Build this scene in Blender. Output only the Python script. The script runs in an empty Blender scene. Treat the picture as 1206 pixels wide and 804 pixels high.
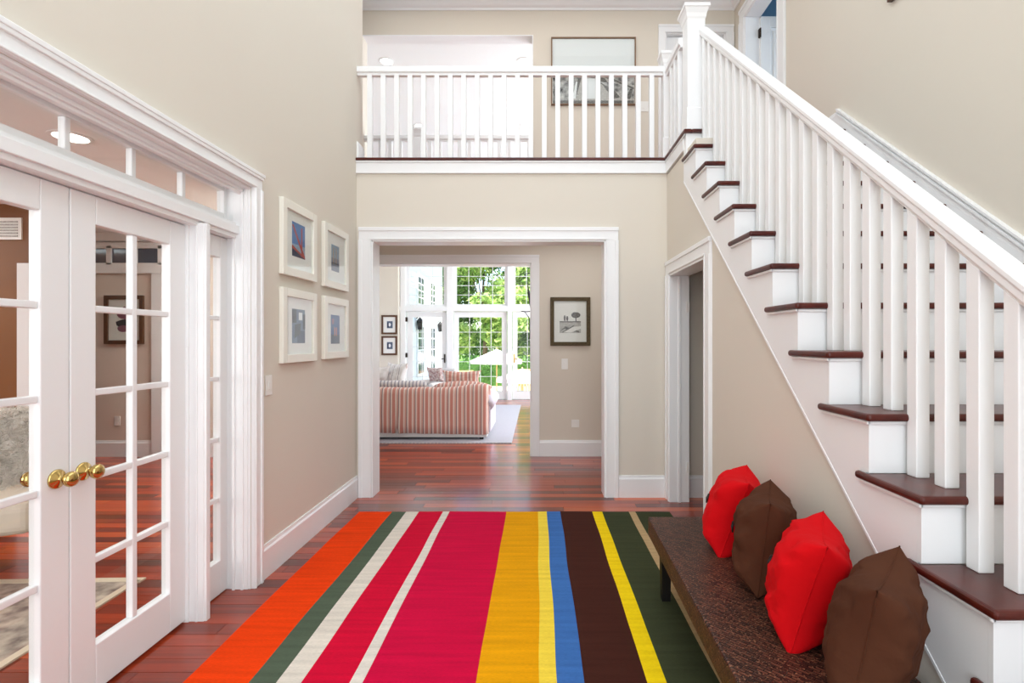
import bpy, bmesh, math, random
from mathutils import Vector, Matrix, noise
random.seed(7)
PI = math.pi
C = bpy.context.scene.collection

# ------------------------------------------------------------------ camera
cam_data = bpy.data.cameras.new('camera')
cam = bpy.data.objects.new('camera', cam_data)
C.objects.link(cam)
cam.location = (0, 0, 1.36)
cam.rotation_euler = (PI/2, 0, 0)
cam_data.sensor_width = 36
cam_data.lens = 600/1206*36
cam_data.shift_x = -29/1206
cam_data.shift_y = -1/1206
cam_data.clip_start = 0.05
cam_data.clip_end = 300
bpy.context.scene.camera = cam

# ------------------------------------------------------------------ world, sun, exposure
w = bpy.data.worlds.new('sky_world'); bpy.context.scene.world = w
w.use_nodes = True
wn = w.node_tree.nodes; wl = w.node_tree.links
sky = wn.new('ShaderNodeTexSky')
sky.sky_type = 'NISHITA'; sky.sun_disc = False
sky.sun_elevation = math.radians(52); sky.sun_rotation = math.radians(200)
sky.air_density = 1.0; sky.dust_density = 1.5
wl.new(sky.outputs[0], wn['Background'].inputs['Color'])
wn['Background'].inputs['Strength'].default_value = 0.5

sun = bpy.data.lights.new('sun', 'SUN'); sun.energy = 15; sun.angle = math.radians(1.5); sun.color = (1, .96, .9)
so = bpy.data.objects.new('sun', sun); C.objects.link(so); so.rotation_euler = (math.radians(38), 0, math.radians(32))

def area(name, loc, rot, sx, sy, power, color=(1, 1, 1)):
    l = bpy.data.lights.new(name, 'AREA'); l.shape = 'RECTANGLE'; l.size = sx; l.size_y = sy
    l.energy = power; l.color = color
    o = bpy.data.objects.new(name, l); C.objects.link(o); o.location = loc; o.rotation_euler = rot
    return o
# added area light indoors, standing in for windows behind the camera
area('entry_fill', (0.1, -1.35, 2.6), (PI/2*1.0, 0, 0), 2.9, 4.6, 118, (.862, .967, 1.06))
area('foyer_top_fill', (-0.1, 2.2, 5.3), (0, 0, 0), 2.6, 4.0, 68, (.862, .967, 1.06))  # added overhead fill standing in for high windows, no fixture here
area('upper_hall_fill', (-.2, 5.2, 5.3), (0, 0, 0), 4.0, .6, 14, (.98, .98, .97))  # added fill under the hall ceiling, above the view
area('lower_hall_light', (0.6, 5.3, 2.6), (0, 0, 0), 1.6, .5, 9, (.95, .98, 1))
area('great_room_side_fill', (3.3, 9.2, 2.2), (PI/2, 0, PI/2), 4.2, 3.6, 340, (.862, .967, 1.06))  # added fill hidden by the hall wall, no window on this side
area('study_front_fill', (-4.2, -.9, 1.6), (PI/2, 0, 0), 2.6, 1.6, 85, (.95, .98, 1))  # added fill at the study front, where the wall has no window
area('bedroom_light', (4.2, 4.9, 5.2), (0, 0, 0), 1, 1, 40, (1, .97, .93))
area('study_side_fill', (-6.2, 3.6, 2.58), (0, 0, 0), 1.2, 3.0, 90, (.9, .98, 1))  # unseen fill added left of the view to brighten the study
area('study_far_fill', (-2.75, 5.3, 2.58), (0, 0, 0), .5, .8, 50, (.95, .98, 1))  # unseen fill added to lift the study back wall

vs = bpy.context.scene.view_settings
bpy.context.scene.display_settings.display_device = 'sRGB'
vs.view_transform = 'Standard'; vs.look = 'None'; vs.gamma = 1; vs.use_curve_mapping = False
vs.exposure = 0.07

# ------------------------------------------------------------------ materials
def mat(name, col, rough=.5, metal=0, coat=0, spec=.5, bump=None, var=None, sheen=0):
    """bump = (scale, strength, distance), var = (scale, amount, second colour)"""
    m = bpy.data.materials.new(name); m.use_nodes = True
    nt = m.node_tree; b = nt.nodes['Principled BSDF']
    b.inputs['Base Color'].default_value = (*col, 1)
    b.inputs['Roughness'].default_value = rough
    b.inputs['Metallic'].default_value = metal
    b.inputs['Coat Weight'].default_value = coat
    b.inputs['Coat Roughness'].default_value = .12
    b.inputs['Specular IOR Level'].default_value = spec
    b.inputs['Sheen Weight'].default_value = sheen
    geo = nt.nodes.new('ShaderNodeNewGeometry')
    if var:
        n = nt.nodes.new('ShaderNodeTexNoise'); n.inputs['Scale'].default_value = var[0]; n.inputs['Detail'].default_value = 4
        nt.links.new(geo.outputs['Position'], n.inputs['Vector'])
        r = nt.nodes.new('ShaderNodeMapRange'); r.inputs[1].default_value = .3; r.inputs[2].default_value = .7
        r.inputs[4].default_value = var[1]
        nt.links.new(n.outputs['Fac'], r.inputs[0])
        mx = nt.nodes.new('ShaderNodeMix'); mx.data_type = 'RGBA'
        mx.inputs[6].default_value = (*col, 1); mx.inputs[7].default_value = (*var[2], 1)
        nt.links.new(r.outputs[0], mx.inputs[0]); nt.links.new(mx.outputs[2], b.inputs['Base Color'])
    if bump:
        n = nt.nodes.new('ShaderNodeTexNoise'); n.inputs['Scale'].default_value = bump[0]; n.inputs['Detail'].default_value = 3
        nt.links.new(geo.outputs['Position'], n.inputs['Vector'])
        bp = nt.nodes.new('ShaderNodeBump'); bp.inputs['Strength'].default_value = bump[1]; bp.inputs['Distance'].default_value = bump[2]
        nt.links.new(n.outputs['Fac'], bp.inputs['Height']); nt.links.new(bp.outputs[0], b.inputs['Normal'])
    return m

def srgb(r, g, b):
    f = lambda c: (c/255/12.92) if c/255 <= .04045 else ((c/255+.055)/1.055)**2.4
    return (f(r), f(g), f(b))

M = {}
M['wall'] = mat('beige_wall_paint', srgb(223, 215, 201), .75, bump=(260, .05, .002), var=(1.2, .25, srgb(220, 211, 197)))
M['hallwall'] = mat('warm_beige_wall_paint', srgb(222, 213, 198), .75, bump=(260, .05, .002))
M['white'] = mat('white_trim_paint', srgb(243, 243, 242), .32, spec=.5, bump=(60, .03, .002))
M['ceil'] = mat('white_ceiling_paint', srgb(246, 246, 245), .8, bump=(200, .05, .002))
M['taupe'] = mat('taupe_study_wall', srgb(222, 208, 194), .7, bump=(200, .05, .002))
M['brownwall'] = mat('brown_study_wall', srgb(128, 78, 34), .6, var=(2, .5, srgb(112, 64, 26)))
M['bluewall'] = mat('blue_bedroom_wall', srgb(140, 176, 204), .8)
M['tread'] = mat('mahogany_tread', srgb(64, 19, 13), .34, coat=.2, spec=.3, var=(9, .8, srgb(94, 32, 20)), bump=(40, .08, .002))
M['subfloor'] = mat('dark_subfloor', srgb(40, 18, 12), .7)
M['brass'] = mat('polished_brass', srgb(200, 172, 108), .16, metal=1)
M['dark_metal'] = mat('dark_bronze_metal', srgb(60, 50, 42), .35, metal=.8)
M['black'] = mat('black_paint', srgb(18, 15, 14), .45)
M['plastic'] = mat('white_plastic', srgb(240, 238, 232), .35)
M['red'] = mat('red_cotton', srgb(208, 6, 16), .9, bump=(22, .35, .012), var=(5, .4, srgb(190, 4, 14)), spec=.15)
M['brown'] = mat('brown_suede', srgb(84, 50, 34), .95, bump=(20, .35, .012), var=(5, .5, srgb(70, 40, 27)), spec=.1)
M['frame_white'] = mat('ivory_frame', srgb(238, 235, 222), .35)
M['mat_board'] = mat('white_mat_board', srgb(238, 236, 230), .8)
M['wood_frame'] = mat('walnut_frame', srgb(92, 58, 34), .4, var=(30, .6, srgb(70, 42, 24)))
M['oak_frame'] = mat('thin_brown_frame', srgb(128, 98, 72), .45)
M['bronze_frame'] = mat('antique_bronze_frame', srgb(112, 96, 66), .45, metal=.35, bump=(160, .9, .01), var=(90, .9, srgb(60, 50, 34)))
M['ink'] = mat('dark_ink', srgb(58, 54, 52), .8, var=(80, .9, srgb(150, 146, 140)))
M['ink_light'] = mat('grey_ink', srgb(168, 162, 156), .8, var=(60, .8, srgb(215, 212, 206)))
M['sofa_white'] = mat('off_white_upholstery', srgb(226, 220, 216), .9, bump=(90, .2, .004))
M['lavender'] = mat('pale_lavender_upholstery', srgb(212, 204, 214), .9, bump=(60, .2, .004))
M['fur'] = mat('cream_sheepskin', srgb(246, 240, 232), .95, bump=(90, .1, .002))
M['leather'] = mat('cream_leather', srgb(226, 214, 198), .5, bump=(60, .1, .004))
M['grey_rug'] = mat('pale_grey_rug', srgb(186, 183, 192), .95, bump=(300, .6, .004), var=(60, .6, srgb(206, 203, 208)))
M['study_rug'] = mat('oriental_rug_pattern', srgb(214, 200, 182), .95, bump=(200, .6, .004), var=(11, 1.0, srgb(110, 96, 92)))
M['cream'] = mat('cream_border', srgb(226, 214, 190), .95)
M['siding'] = mat('white_siding', srgb(240, 242, 246), .6)
M['darkglass'] = mat('dark_window_glass', srgb(84, 92, 108), .1)
M['roof'] = mat('grey_shingle_roof', srgb(120, 116, 114), .9)
M['stone'] = mat('pale_patio_stone', srgb(226, 214, 190), .9, var=(2, .6, srgb(206, 192, 166)))
M['grass'] = mat('lawn_green', srgb(110, 150, 60), .95, var=(1.5, .7, srgb(80, 128, 40)))
M['canvas'] = mat('white_canvas', srgb(246, 244, 240), .8)
M['teak'] = mat('teak_wood', srgb(196, 160, 112), .6)
M['bark'] = mat('bark', srgb(92, 78, 62), .9, bump=(20, .6, .02))
M['lampglow'] = mat('recessed_lamp_glow', (1, 1, 1), .5)
b = M['lampglow'].node_tree.nodes['Principled BSDF']
b.inputs['Emission Color'].default_value = (1, .96, .88, 1); b.inputs['Emission Strength'].default_value = 5
M['floral'] = mat('floral_fabric', srgb(226, 214, 206), .9, var=(26, 1, srgb(150, 96, 96)))

def leafmat(name, c1, c2):
    m = bpy.data.materials.new(name); m.use_nodes = True; nt = m.node_tree
    b = nt.nodes['Principled BSDF']; b.inputs['Roughness'].default_value = .55
    g = nt.nodes.new('ShaderNodeNewGeometry'); mx = nt.nodes.new('ShaderNodeMix'); mx.data_type = 'RGBA'
    mx.inputs[6].default_value = (*c1, 1); mx.inputs[7].default_value = (*c2, 1)
    nt.links.new(g.outputs['Random Per Island'], mx.inputs[0]); nt.links.new(mx.outputs[2], b.inputs['Base Color'])
    tr = nt.nodes.new('ShaderNodeBsdfTranslucent'); nt.links.new(mx.outputs[2], tr.inputs['Color'])
    ms = nt.nodes.new('ShaderNodeMixShader'); ms.inputs[0].default_value = .45
    out = nt.nodes['Material Output']
    nt.links.new(b.outputs[0], ms.inputs[1]); nt.links.new(tr.outputs[0], ms.inputs[2]); nt.links.new(ms.outputs[0], out.inputs[0])
    return m
M['leaf'] = leafmat('bright_leaves', srgb(118, 156, 76), srgb(194, 212, 132))
M['leaf2'] = leafmat('mid_green_leaves', srgb(88, 128, 64), srgb(152, 182, 104))
M['leaf3'] = leafmat('hedge_leaves', srgb(40, 86, 34), srgb(92, 138, 58))

def glass():
    m = bpy.data.materials.new('clear_glass'); m.use_nodes = True; nt = m.node_tree
    nt.nodes.remove(nt.nodes['Principled BSDF'])
    t = nt.nodes.new('ShaderNodeBsdfTransparent'); t.inputs[0].default_value = (.97, .98, .975, 1)
    g = nt.nodes.new('ShaderNodeBsdfGlossy'); g.inputs['Roughness'].default_value = .02
    f = nt.nodes.new('ShaderNodeFresnel'); f.inputs['IOR'].default_value = 1.35
    ge = nt.nodes.new('ShaderNodeNewGeometry'); iv = nt.nodes.new('ShaderNodeMath'); iv.operation = 'SUBTRACT'; iv.inputs[0].default_value = 1
    nt.links.new(ge.outputs['Backfacing'], iv.inputs[1])
    mu = nt.nodes.new('ShaderNodeMath'); mu.operation = 'MULTIPLY'; nt.links.new(f.outputs[0], mu.inputs[0]); nt.links.new(iv.outputs[0], mu.inputs[1])
    ms = nt.nodes.new('ShaderNodeMixShader')
    nt.links.new(mu.outputs[0], ms.inputs[0]); nt.links.new(t.outputs[0], ms.inputs[1]); nt.links.new(g.outputs[0], ms.inputs[2])
    nt.links.new(ms.outputs[0], nt.nodes['Material Output'].inputs[0])
    return m
M['glass'] = glass()

def floor_mat():
    m = bpy.data.materials.new('brazilian_cherry_boards'); m.use_nodes = True; nt = m.node_tree; L = nt.links
    b = nt.nodes['Principled BSDF']
    a = nt.nodes.new('ShaderNodeAttribute'); a.attribute_name = 'tone'
    ramp = nt.nodes.new('ShaderNodeValToRGB'); e = ramp.color_ramp.elements
    e[0].position = 0; e[0].color = (*srgb(92, 26, 8), 1); e[1].position = 1; e[1].color = (*srgb(208, 92, 34), 1)
    x = e.new(.35); x.color = (*srgb(136, 42, 12), 1); x = e.new(.7); x.color = (*srgb(172, 58, 18), 1)
    L.new(a.outputs['Fac'], ramp.inputs[0])
    g = nt.nodes.new('ShaderNodeNewGeometry'); mp = nt.nodes.new('ShaderNodeMapping')
    mp.inputs['Scale'].default_value = (1.6, 38, 1); L.new(g.outputs['Position'], mp.inputs[0])
    cb = nt.nodes.new('ShaderNodeCombineXYZ'); ml = nt.nodes.new('ShaderNodeMath'); ml.operation = 'MULTIPLY'; ml.inputs[1].default_value = 37
    L.new(a.outputs['Fac'], ml.inputs[0]); L.new(ml.outputs[0], cb.inputs[2]); L.new(ml.outputs[0], cb.inputs[0])
    L.new(cb.outputs[0], mp.inputs['Location'])
    n = nt.nodes.new('ShaderNodeTexNoise'); n.inputs['Scale'].default_value = 1; n.inputs['Detail'].default_value = 6; n.inputs['Distortion'].default_value = .6
    L.new(mp.outputs[0], n.inputs['Vector'])
    mr = nt.nodes.new('ShaderNodeMapRange'); mr.inputs[1].default_value = .25; mr.inputs[2].default_value = .75; mr.inputs[3].default_value = .62; mr.inputs[4].default_value = 1.25
    L.new(n.outputs['Fac'], mr.inputs[0])
    mx = nt.nodes.new('ShaderNodeMix'); mx.data_type = 'RGBA'; mx.blend_type = 'MULTIPLY'; mx.inputs[0].default_value = 1
    L.new(ramp.outputs[0], mx.inputs[6]); L.new(mr.outputs[0], mx.inputs[7]); L.new(mx.outputs[2], b.inputs['Base Color'])
    b.inputs['Roughness'].default_value = .3; b.inputs['Coat Weight'].default_value = .8; b.inputs['Coat Roughness'].default_value = .15; b.inputs['Coat IOR'].default_value = 1.5; b.inputs['Specular IOR Level'].default_value = .15
    bp = nt.nodes.new('ShaderNodeBump'); bp.inputs['Strength'].default_value = .06; bp.inputs['Distance'].default_value = .003
    n2 = nt.nodes.new('ShaderNodeTexNoise'); n2.inputs['Scale'].default_value = 7; L.new(g.outputs['Position'], n2.inputs['Vector'])
    L.new(n2.outputs['Fac'], bp.inputs['Height']); L.new(bp.outputs[0], b.inputs['Coat Normal'])
    return m
M['floor'] = floor_mat()

def weave_mat(name, col, dark=.82):
    m = bpy.data.materials.new(name); m.use_nodes = True; nt = m.node_tree; L = nt.links
    b = nt.nodes['Principled BSDF']; b.inputs['Roughness'].default_value = .95; b.inputs['Specular IOR Level'].default_value = .1
    g = nt.nodes.new('ShaderNodeNewGeometry'); mp = nt.nodes.new('ShaderNodeMapping'); mp.inputs['Scale'].default_value = (60, 420, 1)
    L.new(g.outputs['Position'], mp.inputs[0])
    n = nt.nodes.new('ShaderNodeTexNoise'); n.inputs['Scale'].default_value = 1; n.inputs['Detail'].default_value = 2; L.new(mp.outputs[0], n.inputs['Vector'])
    mp2 = nt.nodes.new('ShaderNodeMapping'); mp2.inputs['Scale'].default_value = (2.5, 34, 1); L.new(g.outputs['Position'], mp2.inputs[0])
    n2 = nt.nodes.new('ShaderNodeTexNoise'); n2.inputs['Scale'].default_value = 1; n2.inputs['Detail'].default_value = 3; L.new(mp2.outputs[0], n2.inputs['Vector'])
    ad = nt.nodes.new('ShaderNodeMath'); ad.operation = 'ADD'; L.new(n.outputs['Fac'], ad.inputs[0]); L.new(n2.outputs['Fac'], ad.inputs[1])
    mr = nt.nodes.new('ShaderNodeMapRange'); mr.inputs[1].default_value = .7; mr.inputs[2].default_value = 1.3; L.new(ad.outputs[0], mr.inputs[0])
    mx = nt.nodes.new('ShaderNodeMix'); mx.data_type = 'RGBA'
    mx.inputs[6].default_value = (*[c*dark for c in col], 1); mx.inputs[7].default_value = (*[min(1, c*1.12) for c in col], 1)
    L.new(mr.outputs[0], mx.inputs[0]); L.new(mx.outputs[2], b.inputs['Base Color'])
    bp = nt.nodes.new('ShaderNodeBump'); bp.inputs['Strength'].default_value = .4; bp.inputs['Distance'].default_value = .002
    L.new(n.outputs['Fac'], bp.inputs['Height']); L.new(bp.outputs[0], b.inputs['Normal'])
    return m

def stripe_mat(name, period, bands, axis=0):
    """bands: list of (position, colour) with constant interpolation"""
    m = bpy.data.materials.new(name); m.use_nodes = True; nt = m.node_tree; L = nt.links
    b = nt.nodes['Principled BSDF']; b.inputs['Roughness'].default_value = .9
    tc = nt.nodes.new('ShaderNodeTexCoord'); sp = nt.nodes.new('ShaderNodeSeparateXYZ'); L.new(tc.outputs['Object'], sp.inputs[0])
    dv = nt.nodes.new('ShaderNodeMath'); dv.operation = 'DIVIDE'; dv.inputs[1].default_value = period; L.new(sp.outputs[axis], dv.inputs[0])
    fr = nt.nodes.new('ShaderNodeMath'); fr.operation = 'FRACT'; L.new(dv.outputs[0], fr.inputs[0])
    r = nt.nodes.new('ShaderNodeValToRGB'); r.color_ramp.interpolation = 'CONSTANT'; e = r.color_ramp.elements
    e[0].position = bands[0][0]; e[0].color = (*bands[0][1], 1); e[1].position = bands[1][0]; e[1].color = (*bands[1][1], 1)
    for p, c in bands[2:]:
        x = e.new(p); x.color = (*c, 1)
    L.new(fr.outputs[0], r.inputs[0]); L.new(r.outputs[0], b.inputs['Base Color'])
    return m
CORAL = [(0, srgb(92, 78, 88)), (.07, srgb(230, 210, 198)), (.27, srgb(206, 140, 126)), (.62, srgb(230, 212, 200)), (.80, srgb(214, 164, 150))]
GREYS = [(0, srgb(150, 132, 136)), (.07, srgb(236, 232, 230)), (.3, srgb(206, 188, 182)), (.36, srgb(238, 234, 232))]
M['sofa_stripe'] = stripe_mat('coral_striped_slipcover', .112, CORAL)
M['roll_stripe'] = stripe_mat('grey_striped_roll', .05, [(0, srgb(150, 146, 156)), (.35, srgb(222, 216, 214))])

def wicker():
    m = bpy.data.materials.new('dark_woven_rattan'); m.use_nodes = True; nt = m.node_tree; L = nt.links
    b = nt.nodes['Principled BSDF']; b.inputs['Roughness'].default_value = .42; b.inputs['Specular IOR Level'].default_value = .3
    g = nt.nodes.new('ShaderNodeTexCoord'); mp = nt.nodes.new('ShaderNodeMapping'); mp.inputs['Rotation'].default_value = (0, 0, PI/4)
    spx = nt.nodes.new('ShaderNodeSeparateXYZ'); L.new(g.outputs['Object'], spx.inputs[0])
    adx = nt.nodes.new('ShaderNodeMath'); adx.operation = 'SUBTRACT'; L.new(spx.outputs[0], adx.inputs[0]); L.new(spx.outputs[2], adx.inputs[1])
    cbx = nt.nodes.new('ShaderNodeCombineXYZ'); L.new(adx.outputs[0], cbx.inputs[0]); L.new(spx.outputs[1], cbx.inputs[1])
    L.new(cbx.outputs[0], mp.inputs[0])
    br = nt.nodes.new('ShaderNodeTexBrick'); br.inputs['Scale'].default_value = 1
    br.inputs['Brick Width'].default_value = .034; br.inputs['Row Height'].default_value = .012; br.inputs['Mortar Size'].default_value = .0018
    br.inputs['Mortar Smooth'].default_value = .6
    br.inputs['Color1'].default_value = (*srgb(48, 26, 19), 1); br.inputs['Color2'].default_value = (*srgb(100, 58, 42), 1); br.inputs['Mortar'].default_value = (*srgb(14, 7, 5), 1)
    L.new(mp.outputs[0], br.inputs['Vector'])
    ns = nt.nodes.new('ShaderNodeTexNoise'); ns.inputs['Scale'].default_value = 130; L.new(g.outputs['Object'], ns.inputs['Vector'])
    mr = nt.nodes.new('ShaderNodeMapRange'); mr.inputs[1].default_value = .60; mr.inputs[2].default_value = .68; L.new(ns.outputs['Fac'], mr.inputs[0])
    mx = nt.nodes.new('ShaderNodeMix'); mx.data_type = 'RGBA'; mx.inputs[7].default_value = (*srgb(150, 104, 76), 1)
    L.new(mr.outputs[0], mx.inputs[0]); L.new(br.outputs['Color'], mx.inputs[6]); L.new(mx.outputs[2], b.inputs['Base Color'])
    bp = nt.nodes.new('ShaderNodeBump'); bp.inputs['Strength'].default_value = 1; bp.inputs['Distance'].default_value = .006; bp.invert = True
    L.new(br.outputs['Fac'], bp.inputs['Height']); L.new(bp.outputs[0], b.inputs['Normal'])
    return m
M['wicker'] = wicker()
M['sofa_stripe_across'] = stripe_mat('coral_striped_cushion', .112, CORAL, 1)
M['pillow_stripe'] = stripe_mat('white_pillow_with_grey_stripes', .11, GREYS, 1)

# ------------------------------------------------------------------ mesh helpers
class MB:
    def __init__(s):
        s.v = []; s.f = []; s.m = []; s.tone = []; s.mi = 0; s.t = 0.
    def add(s, vs, fs):
        n = len(s.v); s.v += [tuple(p) for p in vs]
        for f in fs:
            s.f.append(tuple(i+n for i in f)); s.m.append(s.mi); s.tone.append(s.t)
        return s
    def box(s, x0, x1, y0, y1, z0, z1):
        x0, x1 = min(x0, x1), max(x0, x1); y0, y1 = min(y0, y1), max(y0, y1); z0, z1 = min(z0, z1), max(z0, z1)
        return s.add([(x0,y0,z0),(x1,y0,z0),(x1,y1,z0),(x0,y1,z0),(x0,y0,z1),(x1,y0,z1),(x1,y1,z1),(x0,y1,z1)],
              [(0,3,2,1),(4,5,6,7),(0,1,5,4),(1,2,6,5),(2,3,7,6),(3,0,4,7)])
    def prism(s, poly, axis, a0, a1):
        """poly: 2D points; axis 'x': (y,z), 'y': (x,z), 'z': (x,y)"""
        def P(p, a): return {'x': (a, p[0], p[1]), 'y': (p[0], a, p[1]), 'z': (p[0], p[1], a)}[axis]
        ar = sum(poly[i][0]*poly[(i+1) % len(poly)][1]-poly[(i+1) % len(poly)][0]*poly[i][1] for i in range(len(poly)))
        if (ar < 0) != (axis == 'y'): poly = poly[::-1]
        n = len(poly)
        vs = [P(p, a0) for p in poly]+[P(p, a1) for p in poly]
        fs = [tuple(range(n))[::-1], tuple(range(n, 2*n))]+[(i, (i+1) % n, n+(i+1) % n, n+i) for i in range(n)]
        return s.add(vs, fs)
    def rings(s, rings, cap=True):
        n = len(rings[0]); vs = [p for r in rings for p in r]; fs = []
        for k in range(len(rings)-1):
            for i in range(n):
                j = (i+1) % n; fs.append((k*n+i, k*n+j, (k+1)*n+j, (k+1)*n+i))
        if cap: fs += [tuple(range(n))[::-1], tuple(range((len(rings)-1)*n, len(rings)*n))]
        return s.add(vs, fs)
    def tube(s, pts, r, n=10):
        pts = [Vector(p) for p in pts]; R = []
        for i, p in enumerate(pts):
            d = (pts[min(i+1, len(pts)-1)]-pts[max(i-1, 0)]).normalized()
            up = Vector((0, 0, 1)) if abs(d.z) < .9 else Vector((0, 1, 0))
            a = d.cross(up).normalized(); b = a.cross(d).normalized()
            rr = r[i] if isinstance(r, (list, tuple)) else r
            R.append([p+a*math.cos(2*PI*k/n)*rr - b*math.sin(2*PI*k/n)*rr for k in range(n)])
        return s.rings(R)
    def lathe(s, c, axis, prof, n=24):
        """prof: (radius, distance along axis)"""
        c = Vector(c); ax = Vector(axis).normalized(); up = Vector((0, 0, 1)) if abs(ax.z) < .9 else Vector((0, 1, 0))
        a = ax.cross(up).normalized(); b = ax.cross(a).normalized()
        return s.rings([[c+ax*h+(a*math.cos(2*PI*k/n)+b*math.sin(2*PI*k/n))*max(r, .0004) for k in range(n)] for r, h in prof])
    def square_post(s, cx, cy, prof):
        return s.rings([[(cx-h, cy-h, z), (cx+h, cy-h, z), (cx+h, cy+h, z), (cx-h, cy+h, z)] for h, z in prof])
    def sweep(s, prof, a, b):
        """prof: (x, dz) points swept between (y,z) points a and b"""
        return s.rings([[(x, a[0], a[1]+d) for x, d in prof], [(x, b[0], b[1]+d) for x, d in prof]])
    def ellipsoid(s, c, r, nu=14, nv=20):
        R = []
        for i in range(nu+1):
            t = PI*i/nu; q = max(math.sin(t), .01)
            R.append([(c[0]+r[0]*q*math.cos(2*PI*k/nv), c[1]+r[1]*q*math.sin(2*PI*k/nv), c[2]-r[2]*math.cos(t)) for k in range(nv)])
        return s.rings(R)
    def build(s, name, mats, parent=None, bevel=0, smooth=False, local=False, seg=2, tone=False):
        if not isinstance(mats, (list, tuple)): mats = [mats]
        me = bpy.data.meshes.new(name)
        off = Vector((0, 0, 0))
        if parent is not None and not local:
            p = parent
            while p: off += p.location; p = p.parent
        me.from_pydata([(x-off.x, y-off.y, z-off.z) for x, y, z in s.v], [], s.f)
        for m in mats: me.materials.append(M[m] if isinstance(m, str) else m)
        me.polygons.foreach_set('material_index', s.m)
        if tone:
            at = me.attributes.new('tone', 'FLOAT', 'FACE'); at.data.foreach_set('value', s.tone)
        me.update()
        bm = bmesh.new(); bm.from_mesh(me); bmesh.ops.recalc_face_normals(bm, faces=bm.faces); bm.to_mesh(me); bm.free()
        if smooth: me.polygons.foreach_set('use_smooth', [True]*len(me.polygons))
        o = bpy.data.objects.new(name, me); C.objects.link(o)
        if parent is not None: o.parent = parent
        if bevel:
            md = o.modifiers.new('bevel', 'BEVEL'); md.width = bevel; md.segments = seg; md.limit_method = 'ANGLE'; md.angle_limit = .7
        return o

def tag(o, label, cat, group=None, kind=None):
    o['label'] = label; o['category'] = cat
    if group: o['group'] = group
    if kind: o['kind'] = kind
    return o
def thing(name, label, cat, loc=(0, 0, 0), rz=0, group=None):
    o = bpy.data.objects.new(name, None); C.objects.link(o); o.location = loc; o.rotation_euler = (0, 0, rz)
    o.empty_display_size = .1
    return tag(o, label, cat, group)
def struct(o, label, cat):
    return tag(o, label, cat, None, 'structure')
def sthing(name, label, cat, loc=(0, 0, 0)):
    o = thing(name, label, cat, loc); o['kind'] = 'structure'; return o

def wall_mb(axis, f0, f1, a0, a1, z0, z1, holes):
    """wall slab with rectangular holes. axis 'x': fixed x, runs in y. holes (a0,a1,z0,z1)"""
    mb = MB()
    As = sorted({a0, a1, *[h[0] for h in holes], *[h[1] for h in holes]}); As = [a for a in As if a0 <= a <= a1]
    for i in range(len(As)-1):
        m = (As[i]+As[i+1])/2
        hs = sorted([(h[2], h[3]) for h in holes if h[0] < m < h[1]])
        z = z0; spans = []
        for lo, hi in hs:
            if lo > z: spans.append((z, lo))
            z = max(z, hi)
        if z < z1: spans.append((z, z1))
        for lo, hi in spans:
            if axis == 'x': mb.box(f0, f1, As[i], As[i+1], lo, hi)
            else: mb.box(As[i], As[i+1], f0, f1, lo, hi)
    return mb
def merged(o):
    bm = bmesh.new(); bm.from_mesh(o.data); bmesh.ops.remove_doubles(bm, verts=bm.verts, dist=.0001); bm.to_mesh(o.data); bm.free(); return o

def casing(mb, axis, face, out, a0, a1, z0, z1, w, t=.022, steps=True):
    """door casing: two legs and a head round the opening a0..a1 up to z1; out = +1/-1 direction away from the wall"""
    def bx(p0, p1, q0, q1, d):
        if axis == 'x': mb.box(face, face+out*d, p0, p1, q0, q1)
        else: mb.box(p0, p1, face, face+out*d, q0, q1)
    for (s, a) in ((-1, a0), (1, a1)):
        bx(a, a+s*(w-.0015), z0, z1+.001, t*.75)
        bx(a+s*w*.72, a+s*w, z0, z1, t)          # back band
        bx(a+s*w*.04, a+s*w*.16, z0, z1, t*.95)       # inner bead
    bx(a0-w+.0025, a1+w-.0025, z1, z1+w-.0015, t*.74)
    bx(a0-w, a1+w, z1+w*.72, z1+w, t*1.02)
    bx(a0-w*.16, a1+w*.16, z1+w*.04, z1+w*.16, t*.97)

def baseboard(name, label, axis, face, out, a0, a1, z=0, h=.19, t=.018):
    mb = MB()
    prof = [(0, 0), (t, 0), (t, h-.03), (t*.6, h-.018), (t*.45, h), (0, h)]
    pl = [(face+out*d, z+q) for d, q in prof]
    if axis == 'x': mb.prism(pl, 'y', a0, a1)
    else: mb.prism(pl, 'x', a0, a1)
    return struct(mb.build(name, 'white'), label, 'baseboard')

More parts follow.
